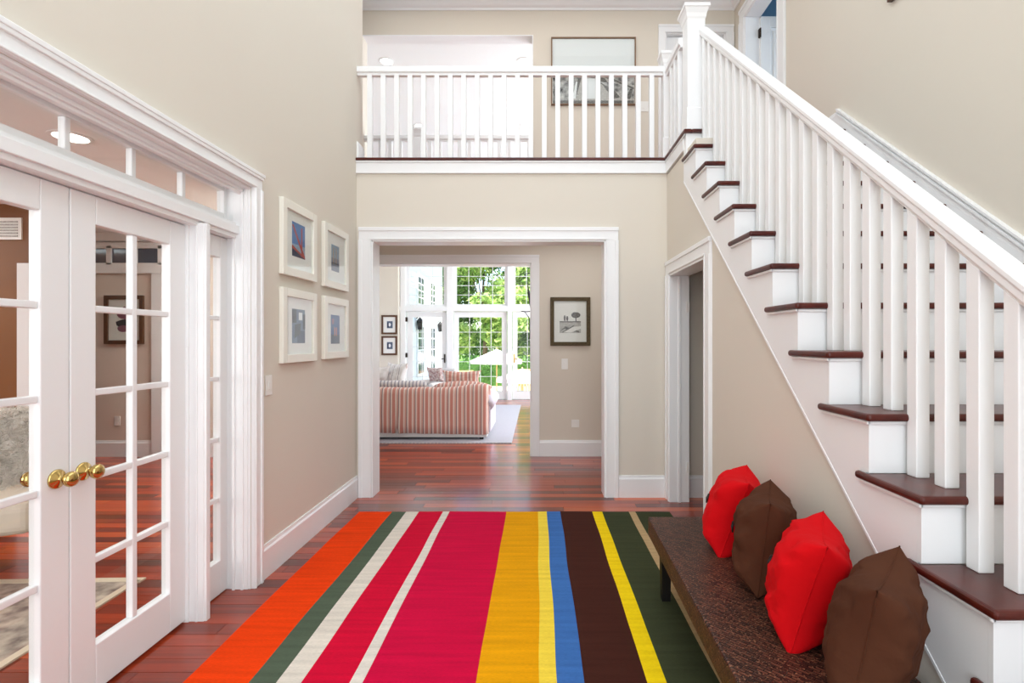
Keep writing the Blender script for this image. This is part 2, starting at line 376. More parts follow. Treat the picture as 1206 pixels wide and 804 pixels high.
def glazed(parent, axis, c, a0, a1, z0, z1, stile, top, bot, cols, rows, th=.04, mw=.022, frame_name='door_frame', fm='white', gl='glass', mm=None):
    """glazed sash in the plane axis=c with individually built muntins and panes"""
    def bx(mb, p0, p1, q0, q1, d0, d1):
        if axis == 'x': mb.box(c+d0, c+d1, p0, p1, q0, q1)
        else: mb.box(p0, p1, c+d0, c+d1, q0, q1)
    h = th/2; mb = MB()
    bx(mb, a0, a0+stile, z0, z1, -h, h); bx(mb, a1-stile, a1, z0, z1, -h, h)
    bx(mb, a0+stile, a1-stile, z0, z0+bot, -h, h); bx(mb, a0+stile, a1-stile, z1-top, z1, -h, h)
    fr = mb.build(frame_name, fm, parent, bevel=.004)
    ga0, ga1, gz0, gz1 = a0+stile, a1-stile, z0+bot, z1-top
    cw = (ga1-ga0)/cols; rh = (gz1-gz0)/rows
    for i in range(1, cols):
        m = MB(); p = ga0+cw*i; bx(m, p-mw/2, p+mw/2, gz0, gz1, -h*.7, h*.7); m.build('vertical_muntin', mm or fm, parent, bevel=.004)
    for j in range(1, rows):
        m = MB(); q = gz0+rh*j; bx(m, ga0, ga1, q-mw/2, q+mw/2, -h*.62, h*.62); m.build('horizontal_muntin', mm or fm, parent, bevel=.004)
    for i in range(cols):
        for j in range(rows):
            m = MB(); bx(m, ga0+cw*i-.002, ga0+cw*(i+1)+.002, gz0+rh*j-.002, gz0+rh*(j+1)+.002, -.002, .002)
            m.build('pane', gl, parent)
    return fr

# ------------------------------------------------------------------ dimensions
XL, XR, XW = -1.565, 1.122, 2.33          # left wall, stringer face, far stair wall
D, D2 = 4.43, 4.595                       # foyer back wall
H1, H2 = 6.0, 6.165                       # hall back wall
ZU, ZC = 2.943, 5.36                      # upper floor, ceiling
GW = 11.7                                 # great room window wall
RUN, RISE, Y0, Z0 = .2343, .203, 1.222, .71
def nose(y): return Z0+(y-Y0)*RISE/RUN

# ------------------------------------------------------------------ floor
fl = struct(MB().box(-7, 4, -1.6, GW+.3, -.12, -.02).build('floor', 'subfloor'), 'reddish brown cherry plank floor running through foyer and rooms', 'floor')
# boards run across the view; each row is a list of pieces
PW = .09
rest = MB(); row = 0; y = -1.6; count = 0
while y < GW:
    y1 = y+PW; near = 1.85 < y < 7.2
    x = -7+random.random()*1.2-1.2
    while x < 4:
        ln = random.uniform(.7, 1.9); a, bb = max(x, -7), min(x+ln, 4)
        if bb-a > .02:
            tone = min(1, max(0, random.gauss(.45, .27)))
            inview = near and bb > -1.75 and a < 1.15 and count < 270 and not (y > 4.6 and (bb < -1.6 or a > 1.0))
            mb = MB() if inview else rest
            mb.t = tone
            g = .0011; dz = random.uniform(-.0004, .0004)
            mb.box(a+g, bb-g, y+g, y1-g, -.02, dz)
            if inview:
                mb.build('floor_board', 'floor', fl, tone=True); count += 1
        x += ln
    y = y1; row += 1
o = rest.build('floor_boards', 'floor', fl, tone=True); o['kind'] = 'stuff'

# ------------------------------------------------------------------ walls
JY0, JY1, JZ = .906, 2.792, 2.2          # French door unit opening
o = merged(wall_mb('x', -1.73, XL, -1.5, 4.58, 0, ZC, [(JY0, JY1, 0, JZ)]).build('wall_left', 'wall'))
struct(o, 'beige foyer wall holding the French doors and four white frames', 'wall')
OX0, OX1, OZ = -1.432, .598, 2.23
o = merged(wall_mb('y', D, D2, -1.565, 2.33, 0, 2.81, [(OX0, OX1, 0, OZ)]).build('wall_back', 'wall'))
struct(o, 'beige back wall of the foyer under the balcony with wide cased opening', 'wall')
# wall under the stairs
ys = .72
poly = [(ys, 0), (3.40, 0), (3.40, 1.92), (4.30, 1.92), (4.30, 0), (D-.001, 0), (D-.001, 2.80), (3.62, 2.80), (3.62, nose(3.62)-.27), (ys, max(.01, nose(ys)-.27))]
o = MB().prism(poly, 'x', 1.134, 1.277).build('wall_right', 'wall')
struct(o, 'beige triangular wall beneath the staircase with narrow doorway', 'wall')
o = merged(wall_mb('x', XW, XW+.15, -1.5, 6.0, 0, ZC, [(4.905, 5.68, ZU, 4.97)]).build('wall_stairs', 'hallwall'))
struct(o, 'tall beige wall rising along the far side of the staircase', 'wall')
o = merged(wall_mb('y', H1, H2, -7, 5.2, 0, ZC, [(-2.08, -.065, 0, 2.27), (-2.05, -.04, ZU, 4.96), (1.523, 2.226, ZU, 4.98)]).build('wall_hall', 'hallwall'))
struct(o, 'beige hall wall behind the balcony and behind the cased opening', 'wall')
# front wall behind the camera built solid to keep direct sun out
o = merged(wall_mb('y', -1.75, -1.6, -7, 4, 0, ZC, []).build('wall_front', 'wall'))
struct(o, 'beige entry wall behind the viewer without openings', 'wall')
# great room shell
o = merged(wall_mb('x', -5.2, -5.05, H2, GW, 0, 5.4, [(7.2, 10.6, .4, 3.4)]).build('wall_great_room_left', 'ceil'))
struct(o, 'white left wall of the sunny living room', 'wall')
o = merged(wall_mb('x', 3.4, 3.55, H2, GW, 0, 5.4, []).build('wall_great_room_right', 'ceil'))
struct(o, 'white right wall of the sunny living room', 'wall')
def gx(px, d=GW): return (px-632)/600*d
def gz(py, d=GW): return 1.36+(401-py)/600*d
holes = [(gx(478), gx(526), 0, gz(366.5)), (gx(534), gx(597.5), 0, gz(366.5)), (gx(603), gx(663), 0, gz(366.5)),
         (gx(478), gx(526), gz(360), 3.15), (gx(534), gx(597.5), gz(360), 3.15), (gx(603), gx(663), gz(360), 3.15)]
o = merged(wall_mb('y', GW, GW+.16, -5.2, 3.55, 0, 5.4, holes).build('wall_window', 'white'))
struct(o, 'white wall of glass doors and transoms facing the garden', 'wall')
# short return that carries the two small pictures
struct(MB().box(-5.05, gx(471), GW-.16, GW-.001, 0, 5.3).build('wall_return', 'hallwall'), 'pale wall section left of the garden doors with two small pictures', 'wall')
struct(MB().box(-2.3, -2.2, D2, H1-.001, 0, 2.62).box(-2.3, -1.731, D+.001, D2-.001, 0, 2.62).build('wall_passage_left', 'hallwall'), 'beige end wall closing the passage under the balcony', 'wall')
# ceilings
struct(MB().box(-7, 3.6, -1.6, H2, ZC, ZC+.1).build('ceiling', 'ceil'), 'white ceiling over foyer and upper hall', 'ceiling')
struct(MB().box(-5.2, 3.55, H2, GW+.2, 5.25, 5.35).build('ceiling_great_room', 'ceil'), 'white living room ceiling with recessed lights seen past the balcony', 'ceiling')
struct(MB().box(-7, -1.73, -1.6, H1, 2.62, 2.72).build('ceiling_study', 'ceil'), 'white ceiling of the study behind the French doors', 'ceiling')
# study walls
struct(MB().box(-7.1, -7, -1.6, H1, 0, 2.62).build('wall_study_left', 'brownwall'), 'brown side wall of the study', 'wall')
struct(MB().box(-7, -4.35, 4.7, 4.85, 0, 2.62).build('wall_study_brown', 'brownwall'), 'brown wall in the study seen through the left French door', 'wall')
struct(MB().box(-4.0, -2.3, H1-.02, H1-.001, 0, 2.62).build('wall_study_back', 'taupe'), 'taupe study wall seen through the right French door', 'wall')
struct(MB().box(-3.0, -2.9, D2, H1, ZU, ZC).build('wall_upper_left', 'hallwall'), 'end wall of the upper hall beyond the left wall', 'wall')
# bedroom beyond upper door, closet beyond lower doorway
mb = MB(); mb.box(5.2, 5.3, 3.9, 6.0, ZU, ZC).box(XW+.15, 5.2, 3.9, 4.0, ZU, ZC).box(XW+.15, 5.2, 5.96, 5.999, ZU, ZC).box(XW+.15, 5.2, 3.9, 6, ZC, ZC+.05)
struct(mb.build('wall_bedroom', 'bluewall'), 'blue bedroom walls beyond the ajar upstairs door', 'wall')
# upper floor slab (balcony and landing)
mb = MB(); mb.box(-3, XW, D+.001, H1, 2.812, ZU-.03).box(1.14, XW, 3.8475, D+.001, 2.812, ZU-.03).box(XW, 5.2, 3.9, 6.0, 2.8, ZU-.01)
up = struct(mb.build('floor_upper', 'ceil'), 'upper hall floor slab behind the balcony edge', 'floor')
struct(MB().box(-1.73, XW, D2, H1, 2.62, 2.8).build('ceiling_lower_hall', 'ceil'), 'white ceiling of the passage under the balcony', 'ceiling')

mb = MB(); yy = 3.83
mb.mi = 0
while yy < H1:
    y1 = min(yy+PW, H1); xa = 1.13 if yy < D-.03 else -2.9; x = xa
    while x < XW:
        x1 = min(XW, x+random.uniform(.8, 1.8)); mb.t = random.random(); mb.box(x+.001, x1-.001, max(yy, 3.83)+.001, y1-.001, ZU-.029, ZU-.001); x = x1
    yy = y1
o = mb.build('floor_boards', 'floor', up, tone=True); o['kind'] = 'stuff'

# baseboards
baseboard('baseboard_left', 'white baseboard along left foyer wall under the picture frames', 'x', XL, 1, 2.854, D)
baseboard('baseboard_back', 'white baseboard right of the wide opening', 'y', D, -1, OX1+.115, 1.134)
baseboard('baseboard_right', 'white baseboard under the stairs behind the bench', 'x', 1.134, -1, ys, 3.27)
baseboard('baseboard_hall', 'white baseboard below the bronze framed picture', 'y', H1, -1, .035, 2.3)
baseboard('baseboard_closet', 'white baseboard inside the dim doorway under the stairs', 'y', D, -1, 1.28, 2.3)
baseboard('baseboard_study', 'white baseboard on the taupe study wall', 'y', H1-.02, -1, -4.0, -2.3)
baseboard('baseboard_stairs', 'white baseboard on the stair landing wall', 'x', XW, -1, 3.92, 4.8, ZU)
baseboard('baseboard_upper', 'white baseboard along the upper hall wall', 'y', H1, -1, -.03, 1.43, ZU)
baseboard('baseboard_balcony', 'white baseboard end at left end of balcony', 'x', XL+.0, 1, D, 4.58, ZU, h=.15)

# crown moulding
cz = 5.245
prof = [(0, cz), (.012, cz), (.02, cz+.02), (.045, cz+.035), (.075, cz+.075), (.082, cz+.085), (.082, ZC), (0, ZC)]
mb = MB().prism([(H1-d, z) for d, z in prof], 'x', -2.9, XW)
mb.prism([(XW-d, z) for d, z in prof], 'y', -1.5, H1-.01)
struct(mb.build('trim_1', 'white'), 'white crown moulding at the top of the upper hall wall', 'moulding')

# cased openings
mb = MB(); casing(mb, 'y', D, -1, OX0, OX1, 0, OZ, .112, .026)
mb.box(OX0, OX0+.012, D-.012, D2+.012, 0, OZ).box(OX1-.012, OX1, D-.012, D2+.012, 0, OZ).box(OX0, OX1, D-.012, D2+.012, OZ-.012, OZ)
mb.box(OX0-.11, OX0, D2, D2+.02, 0, OZ+.1).box(OX1, OX1+.11, D2, D2+.02, 0, OZ+.1)
struct(mb.build('trim_2', 'white', bevel=.002), 'white casing round the wide opening in the foyer back wall', 'door casing')
mb = MB(); casing(mb, 'y', H1, -1, -2.08, -.065, 0, 2.27, .098, .024)
mb.box(-.077, -.065, H1-.01, H2+.01, 0, 2.27).box(-2.08, -2.068, H1-.01, H2+.01, 0, 2.27).box(-2.08, -.065, H1-.01, H2+.01, 2.258, 2.27)
struct(mb.build('trim_3', 'white', bevel=.002), 'white casing of the second opening into the sunny living room', 'door casing')
mb = MB(); casing(mb, 'x', 1.134, -1, 3.40, 4.30, 0, 1.92, .115, .026)
mb.box(1.118, 1.285, 3.39, 3.40, 0, 1.92).box(1.118, 1.285, 4.288, 4.302, 0, 1.92).box(1.118, 1.285, 3.39, 4.30, 1.905, 1.92)
mb.box(1.19, 1.21, 4.276, 4.29, 0, 1.9)
struct(mb.build('trim_4', 'white', bevel=.002), 'white casing of the narrow doorway under the stairs', 'door casing')
mb = MB()
for z in (.95, 1.35): mb.box(1.205, 1.209, 4.27, 4.277, z, z+.05)
for z in (.25, 1.6): mb.box(1.262, 1.285, 4.28, 4.287, z, z+.09)
o = mb.build('strike_plate', 'plastic'); o.parent = bpy.data.objects['trim_4']
mb = MB(); casing(mb, 'x', XW, -1, 4.905, 5.68, ZU, 4.97, .145, .026)
mb.box(XW-.01, XW+.16, 5.668, 5.682, ZU, 4.97).box(XW-.01, XW+.16, 4.903, 4.917, ZU, 4.97).box(XW-.01, XW+.16, 4.905, 5.68, 4.958, 4.97)
struct(mb.build('trim_5', 'white', bevel=.002), 'white casing of the ajar upstairs door', 'door casing')
mb = MB(); casing(mb, 'y', H1, -1, 1.523, 2.226, ZU, 4.98, .092, .024)
mb.box(1.523, 1.535, H1, H2, ZU, 4.98).box(2.214, 2.226, H1, H2, ZU, 4.98).box(1.523, 2.226, H1, H2, 4.968, 4.98)
struct(mb.build('trim_6', 'white', bevel=.002), 'white casing of the closed door at the end of the upper hall', 'door casing')
# white lining of the upper overlook opening
mb = MB(); mb.box(-2.05, -.04, H1+.001, H2, 4.948, 4.962).box(-.052, -.04, H1+.001, H2, ZU, 4.95)
struct(mb.build('trim_7', 'ceil'), 'white lining of the upper overlook opening', 'lining')

# ------------------------------------------------------------------ closed panel door + ajar panel door upstairs
def panel_door(name, label, axis, c, a0, a1, z0, z1, knob=True):
    d = sthing(name, label, 'door', ((a0+a1)/2, c, z0) if axis == 'y' else (c, (a0+a1)/2, z0))
    def B(m, p0, p1, q0, q1, e0, e1):
        m.box(p0, p1, c+e0, c+e1, q0, q1) if axis == 'y' else m.box(c+e0, c+e1, p0, p1, q0, q1)
    m = MB(); s = .11; w = a1-a0; h = z1-z0
    B(m, a0, a0+s, z0, z1, 0, .04); B(m, a1-s, a1, z0, z1, 0, .04); B(m, a0+s, a1-s, z1-.12, z1, 0, .04); B(m, a0+s, a1-s, z0, z0+.2, 0, .04)
    B(m, a0+s, a1-s, z0+.9, z0+1.05, 0, .04); B(m, a0+w/2-.04, a0+w/2+.04, z0+.2, z1-.12, 0, .04)
    m.build('door_frame', 'white', d, bevel=.003)
    for (p0, p1) in ((a0+s, a0+w/2-.04), (a0+w/2+.04, a1-s)):
        for (q0, q1) in ((z0+.2, z0+.9), (z0+1.05, z1-.12)):
            m = MB(); B(m, p0, p1, q0, q1, .014, .028); B(m, p0+.035, p1-.035, q0+.035, q1-.035, .004, .02); m.build('door_panel', 'white', d, bevel=.003)
    return d
d5 = panel_door('door_4', 'closed white panel door at the end of the upper hall', 'y', H1+.05, 1.535, 2.214, ZU+.005, 4.965)
d6 = panel_door('door_5', 'white panel door standing ajar into the blue bedroom', 'y', 5.64, 2.482, 3.2, ZU+.005, 4.95)
mb = MB()
for z in (3.2, 4.72): mb.box(2.462, 2.482, 5.63, 5.665, z, z+.09).tube([(2.474, 5.63, z-.004), (2.474, 5.63, z+.094)], .008)
mb.build('hinge', 'dark_metal', d6)

# ------------------------------------------------------------------ French doors on the left
XP = -1.715
def french(name, label, a0, a1, knob_y):
    d = sthing(name, label, 'door', (XP, (a0+a1)/2, 0))
    glazed(d, 'x', XP, a0+.002, a1-.002, .012, 1.915, .108 if 1 else .1, .11, .18, 2, 5, th=.042, mw=.026)
    k = MB().lathe((XP+.021, knob_y, .872), (1, 0, 0), [(.0, 0), (.034, 0), (.034, .004), (.030, .008), (.024, .010), (.022, .013), (.012, .016), (.009, .022), (.009, .034), (.016, .037), (.025, .044), (.0275, .054), (.024, .063), (.014, .069), (0, .070)])
    kk = k.build('door_knob', 'brass', d, smooth=True); kk['label'] = 'polished brass knob on a round rosette'
    k = MB().lathe((XP-.021, knob_y, .872), (-1, 0, 0), [(.0, 0), (.034, 0), (.034, .004), (.024, .010), (.012, .016), (.009, .022), (.009, .034), (.016, .037), (.025, .044), (.0275, .054), (.024, .063), (.014, .069), (0, .070)])
    kk = k.build('door_knob', 'brass', d, smooth=True); kk['label'] = 'brass knob on the study side'
    return d
french('door_1', 'left white French door leaf with ten panes and brass knob', 1.233, 1.849, 1.797)
french('door_2', 'right white French door leaf with ten panes, beside the sidelight', 1.849, 2.465, 1.903)
# sidelights
for n, (a0, a1), lab in (('window_1', (2.50, 2.792), 'narrow white sidelight right of the French doors'), ('window_2', (.906, 1.2), 'narrow white sidelight left of the French doors, mostly out of view')):
    s = sthing(n, lab, 'window', (XP, (a0+a1)/2, 0))
    glazed(s, 'x', XP, a0, a1, .004, 1.915, .062, .11, .18, 1, 5, th=.042, frame_name='window_frame')
# transom of six panes
s = sthing('window_3', 'long white transom of six panes above the French doors', 'window', (XP, 1.849, 2.03))
glazed(s, 'x', XP, JY0, JY1, 2.005, 2.2, .03, .03, .045, 6, 1, th=.04, mw=.024, frame_name='window_frame')
# posts, transom bar, jamb linings and casing
mb = MB()
for (p0, p1) in ((2.465, 2.50), (1.198, 1.233)):
    mb.box(-1.72, -1.612, p0, p1, 0, 1.93)
    for q in (0, 1):
        pass
    mb.box(-1.66, -1.60, p0+.004, p1-.002, 0, 1.93).box(-1.72, -1.68, p0-.008, p1+.008, 0, 1.92).box(-1.652, -1.640, p0-.004, p1+.003, 0, 1.92)
mb.box(-1.738, -1.64, JY0, JY1, 1.918, 2.004)
mb.box(-1.738, -1.625, JY0, JY1, 1.94, 1.985).box(-1.738, -1.650, JY0, JY1, 1.985, 1.998)
mb.box(-1.73, -1.566, JY1-.004, JY1+.001, 0, JZ)
mb.box(-1.66, -1.645, JY1-.02, JY1, 0, 1.93).box(-1.615, -1.600, JY1-.016, JY1, 0, JZ).box(-1.66, -1.58, JY1-.009, JY1, 0, JZ)
mb.box(-1.73, -1.566, JY0, JY0+.012, 0, JZ)
mb.box(-1.73, -1.566, JY0, JY1, JZ-.012, JZ+.001).box(-1.66, -1.60, JY0, JY1, JZ-.028, JZ)
mb.box(-1.632, -1.612, JY0, JY1, JZ-.04, JZ)
struct(mb.build('trim_8', 'white', bevel=.003), 'white posts, transom bar and jambs framing the French doors', 'door frame')
mb = MB()
casing(mb, 'x', XL, 1, JY0, JY1, 0, JZ, .078, .03)
mb.box(XL, XL+.034, JY0-.09, JY1+.09, JZ+.072, JZ+.092).box(XL, XL+.02, JY1+.05, JY1+.062, 0, JZ+.09)
struct(mb.build('trim_9', 'white', bevel=.003), 'white casing round the whole French door unit', 'door casing')

# ------------------------------------------------------------------ staircase
st = thing('staircase', 'white staircase with dark mahogany treads climbing to the balcony', 'staircase', (1.7, .8, 0))
TT = .026
lv = {k: (Y0+RUN*k, Z0+RISE*k) for k in range(0, 11)}
lv[-1] = (Y0-RUN, Z0-RISE)
z_low = Z0-RISE
for i, k in enumerate((-2, -3)):
    lv[k] = (Y0+RUN*k, z_low*(1-(i+1)/3))
ks = sorted(lv)
for k in ks:
    y, z = lv[k]
    m = MB().prism([(1.10, y), (XW-.022, y), (XW-.022, y+RUN+.032), (1.1225, y+RUN+.032), (1.1225, y+.312), (1.10, y+.312)], 'z', z-TT, z)
    m.build('tread', 'tread', st, bevel=.0105, seg=3)
    # riser
    zb = lv[k-1][1] if k-1 in lv else 0
    MB().box(1.1225, XW-.022, y+.03, y+.045, zb if zb else 0, z-TT).build('riser', 'white', st)
    m = MB(); m.box(1.108, XW-.022, y+.018, y+.0305, z-TT-.012, z-TT).box(1.110, 1.1225, y+.018, y+.30, z-TT-.012, z-TT)
    m.build('cove_moulding', 'white', st, bevel=.004)
zt = ZU
MB().box(1.1225, XW-.022, 3.80+.03, 3.80+.045, lv[10][1], ZU-TT).build('riser', 'white', st)
# stringer, cut to the steps above and straight below
pts = []
for k in ks:
    y, z = lv[k]; zb = lv[k-1][1] if k-1 in lv else 0
    pts += [(y+.0455, max(zb-TT, 0)), (y+.0455, z-TT)]
pts[0] = (lv[ks[0]][0]+.0455, 0)
pts += [(3.8455, lv[10][1]-TT), (3.8455, ZU-TT-.002), (3.89, ZU-TT-.002), (3.89, nose(3.89)-.455), (.95, max(0, nose(.95)-.455))]
zero = Y0+(.455-Z0)*RUN/RISE
pts = [p for p in pts if not (p[0] > .9 and p[0] < zero and p[1] == 0 and p != pts[0])]
pts[-1] = (max(zero, .9), 0)
MB().prism(pts, 'x', 1.1225, 1.1345).build('stringer', 'white', st)
# edge bead along the stringer bottom
MB().sweep([(1.1205, -.455), (1.134, -.455), (1.134, -.442), (1.1205, -.442)], (.95, nose(.95)), (3.885, nose(3.885))).build('stringer_bead', 'white', st)
# wall skirt with stepped moulding
m = MB()
for (x0, lo, hi) in ((XW-.022, -.28, .055), (XW-.030, .05, .066), (XW-.014, .055, .082), (XW-.03, .082, .097)):
    m.sweep([(x0, lo), (XW, lo), (XW, hi), (x0, hi)], (.4, nose(.4)), (3.92, nose(3.92)))
m.build('skirt_board', 'white', st)
# landing and balcony edge
m = MB().box(-1.565, 1.125, D-.034, D+.06, ZU-TT, ZU).box(1.10, 1.16, 3.80, D+.05, ZU-TT, ZU).box(1.16, XW-.02, 3.80, 3.90, ZU-TT, ZU)
o = m.build('landing_nosing', 'tread', bevel=.009, seg=3)
tag(o, 'dark mahogany nosing along the balcony and landing edge', 'nosing', kind='structure'); o.name = 'trim_10'
m = MB().box(-1.565, 1.1225, D-.016, D+.001, 2.81, ZU-TT).box(-1.565, 1.11, D-.026, D-.016, ZU-TT-.014, ZU-TT).box(-1.565, 1.118, D-.020, D-.016, 2.81, 2.822)
m.box(1.1165, 1.14, 3.89, D-.001, 2.81, ZU-TT).box(1.110, 1.1165, 3.83, D-.016, ZU-TT-.014, ZU-TT)
struct(m.build('trim_11', 'white', bevel=.002), 'white fascia board under the balcony edge', 'fascia')

# stair railing
rl = thing('stair_railing', 'white stair railing with square balusters and moulded handrail', 'railing', (1.257, 1.3, .71))
RX0, RX1 = 1.222, 1.292; c0 = (RX0+RX1)/2
hand = [(c0-.020, .672), (c0+.020, .672), (c0+.020, .682), (c0+.030, .690), (c0+.030, .712), (RX1, .722), (RX1, .738), (RX1-.008, .746), (RX0+.008, .746), (RX0, .738), (RX0, .722), (c0-.030, .712), (c0-.030, .690), (c0-.020, .682)]
MB().sweep(hand, (.35, nose(.35)), (3.85, nose(3.85))).build('handrail', 'white', rl, bevel=.002)
BW = .044
for k in ks:
    y, z = lv[k]
    if y < .45: continue
    for off in (.083, .2002):
        ya = y+off; zt = nose(ya)+.674
        z_b = z
        m = MB(); xb = 1.235
        zt2 = nose(ya+BW)+.674
        m.add([(xb, ya, z_b), (xb+BW, ya, z_b), (xb+BW, ya+BW, z_b), (xb, ya+BW, z_b), (xb, ya, zt), (xb+BW, ya, zt), (xb+BW, ya+BW, zt2), (xb, ya+BW, zt2)],
              [(0, 3, 2, 1), (4, 5, 6, 7), (0, 1, 5, 4), (1, 2, 6, 5), (2, 3, 7, 6), (3, 0, 4, 7)])
        m.build('baluster', 'white', rl, bevel=.003)
def newel(parent, cx, cy, z0, z1, h):
    m = MB(); sf_ = m.square_post(cx, cy, [(h+.006, z0), (h+.006, z0+.17), (h, z0+.18), (h, z1-.10)]).build('newel_shaft', 'white', parent, bevel=.003)
    m = MB(); m.square_post(cx, cy, [(h, z1-.105), (h+.006, z1-.09), (h+.010, z1-.065), (h+.022, z1-.035), (h+.024, z1-.030), (h+.030, z1-.026), (h+.030, z1-.004), (h+.026, z1)]).build('newel_cap', 'white', sf_)
newel(rl, 1.205, 3.91, ZU, 3.895, .067)

br = thing('balcony_railing', 'white balcony railing of square balusters in front of upper hall', 'railing', (-.2, 4.46, ZU))
yb = 4.455
rz = 3.745
prof = [(-.02, -.075), (.02, -.075), (.02, -.058), (.034, -.048), (.034, -.008), (.028, 0), (-.028, 0), (-.034, -.008), (-.034, -.048), (-.02, -.058)]
MB().prism([(yb+a, rz+b_) for a, b_ in prof], 'x', XL+.002, 1.10).build('handrail', 'white', br)
for i in range(22):
    px = 435.1+15.84*i; xb = (px-632)/600*(yb-.02)
    MB().box(xb-.0205, xb+.0205, yb-.0205, yb+.0205, ZU, rz-.07).build('baluster', 'white', br, bevel=.002)
newel(br, 1.142, yb, ZU, 3.86, .042)
MB().prism([(1.142+a, rz-.02+b_) for a, b_ in prof], 'y', 3.975, 4.415).build('handrail', 'white', br)
for i in range(3):
    MB().box(1.1215, 1.1625, 4.03+.118*i, 4.071+.118*i, ZU, rz-.09).build('baluster', 'white', br, bevel=.002)

# second railing in the overlook opening
r2 = thing('overlook_railing', 'white railing in the upper overlook opening behind the balcony', 'railing', (-1.0, 6.08, ZU))
MB().prism([(6.08+a, 3.80+b_*.9) for a, b_ in prof], 'x', -2.05, -.052).build('handrail', 'white', r2)
for i in range(17):
    xb = -1.98+.118*i
    if abs(xb+1.39) < .06: continue
    MB().box(xb-.02, xb+.02, 6.06, 6.10, ZU, 3.735).build('baluster', 'white', r2)
newel(r2, -1.42, 6.08, ZU, 3.88, .045)

# ------------------------------------------------------------------ rug
rg = thing('striped_rug', 'large multicoloured striped flatweave rug in the foyer', 'rug', (-.2, 2.4, 0))
edges = [-1.404, -1.141, -1.031, -.931, -.741, -.690, -.240, .012, .082, .189, .44, .517, .725, .776, 1.05]
cols = [(srgb(236, 64, 8), 'orange'), (srgb(84, 96, 78), 'sage'), (srgb(224, 214, 200), 'ivory'), (srgb(210, 10, 52), 'crimson'), (srgb(226, 216, 204), 'ivory'), (srgb(206, 10, 62), 'crimson'),
        (srgb(232, 160, 8), 'gold'), (srgb(248, 212, 70), 'pale yellow'), (srgb(64, 110, 176), 'blue'), (srgb(68, 34, 26), 'brown'), (srgb(252, 210, 20), 'yellow'), (srgb(62, 66, 44), 'olive'), (srgb(188, 158, 116), 'tan'), (srgb(62, 66, 44), 'olive')]
RY0, RY1 = .35, 4.03
for i, (c, nm) in enumerate(cols):
    a, bb = edges[i], edges[i+1]; n = 46; vs = []; fs = []
    def wob(x, y): return x+.006*noise.noise(Vector((x*3, y*2.1, 0)))
    def hz(x, y): return .0075+.0018*max(0, noise.noise(Vector((x*1.3, y*9, 3))))+.0015*math.exp(-((y-4.0)/.05)**2)
    for j in range(n+1):
        y = RY0+(RY1-RY0)*j/n
        y2 = y+(.01*noise.noise(Vector((a*2, 5, 0))) if j == n else 0)
        for x in (a, (a+bb)/2, bb):
            yy = y+(.012*noise.noise(Vector((x*2.3, 5, 0))) if j == n else 0)
            vs.append((wob(x, y), yy, hz(x, y)))
    for j in range(n):
        for q in range(2):
            k = j*3+q; fs.append((k, k+1, k+4, k+3))
    nb = len(vs)
    m = MB(); m.add(vs, fs)
    base = [(x, y, .0) for x, y, z in vs]; n0 = len(m.v); m.v += base
    for j in range(n):
        for q in (0, 2):
            k = j*3+q; m.f.append((k, k+3, n0+k+3, n0+k)); m.m.append(0); m.tone.append(0)
    for j in (0, n):
        for q in range(2):
            k = j*3+q; m.f.append((k, k+1, n0+k+1, n0+k)); m.m.append(0); m.tone.append(0)
    o = m.build('stripe', weave_mat(nm.replace(' ', '_')+'_wool', c), rg)
    o['label'] = nm+' woven stripe'

# ------------------------------------------------------------------ bench
bn = thing('woven_bench', 'low dark brown woven rattan bench against the stair wall', 'bench', (.84, 1.75, 0), 0)
bz = .40
# the outline in plan, left edge drifts slightly
def bench_outline(ins):
    return [(.548+ins, .85+ins), (1.075-ins, .85+ins), (1.108-ins, 2.783-ins), (.608+ins, 2.783-ins)]
m = MB().prism(bench_outline(0), 'z', bz-.10, bz)
m.build('woven_top', 'wicker', bn, bevel=.008)
m = MB().prism(bench_outline(.03), 'z', bz-.12, bz-.0995); m.build('under_frame', 'black', bn)
for (x, y) in ((.655, .95), (1.0, .95), (.672, 2.66), (1.03, 2.66)):
    MB().square_post(x, y, [(.022, .009), (.026, bz-.11)]).build('leg', 'black', bn, bevel=.002)

# ------------------------------------------------------------------ pillows
def pillow_mesh(S, H, T, seed, n=40):
    """square cushion centred on origin, thickness along x, width along y, height along z"""
    m = MB(); vs = []; 
    def pt(u, v, s):
        e = (1-abs(u)**3.2)*(1-abs(v)**3.2)
        pin = .17
        yy = S/2*u*(1-pin*(1-v*v)*abs(u)**2*.9)
        zz = H/2*v*(1-pin*(1-u*u)*abs(v)**2*.9)
        th = T/2*(max(e, 0)**.5)
        w_ = noise.noise(Vector((u*2.0+seed*5, v*2.0, s*3)))*.016+(.5-abs(noise.noise(Vector((u*1.6+v*2.6+seed, v*1.2-u, s*7+seed)))))*.016-max(0, .12-abs(noise.noise(Vector((u*2.4-v*1.8+seed*3, v*2.4+u*.6, s*2+seed)))))*.06
        return (s*(th+w_*min(1, e*3)), yy, zz)
    idx = {}
    for s in (-1, 1):
        for i in range(n+1):
            for j in range(n+1):
                u = -1+2*i/n; v = -1+2*j/n
                u = math.sin(u*PI/2); v = math.sin(v*PI/2)
                edge = i in (0, n) or j in (0, n)
                key = (0 if edge else s, i, j)
                if key not in idx:
                    idx[key] = len(vs); p = pt(u, v, s)
                    if edge: p = (0, p[1], p[2])
                    vs.append(p)
    fs = []
    def K(s, i, j): return idx[(0 if (i in (0, n) or j in (0, n)) else s, i, j)]
    for s in (-1, 1):
        for i in range(n):
            for j in range(n):
                q = (K(s, i, j), K(s, i+1, j), K(s, i+1, j+1), K(s, i, j+1))
                fs.append(q if s > 0 else q[::-1])
    m.add(vs, fs); return m
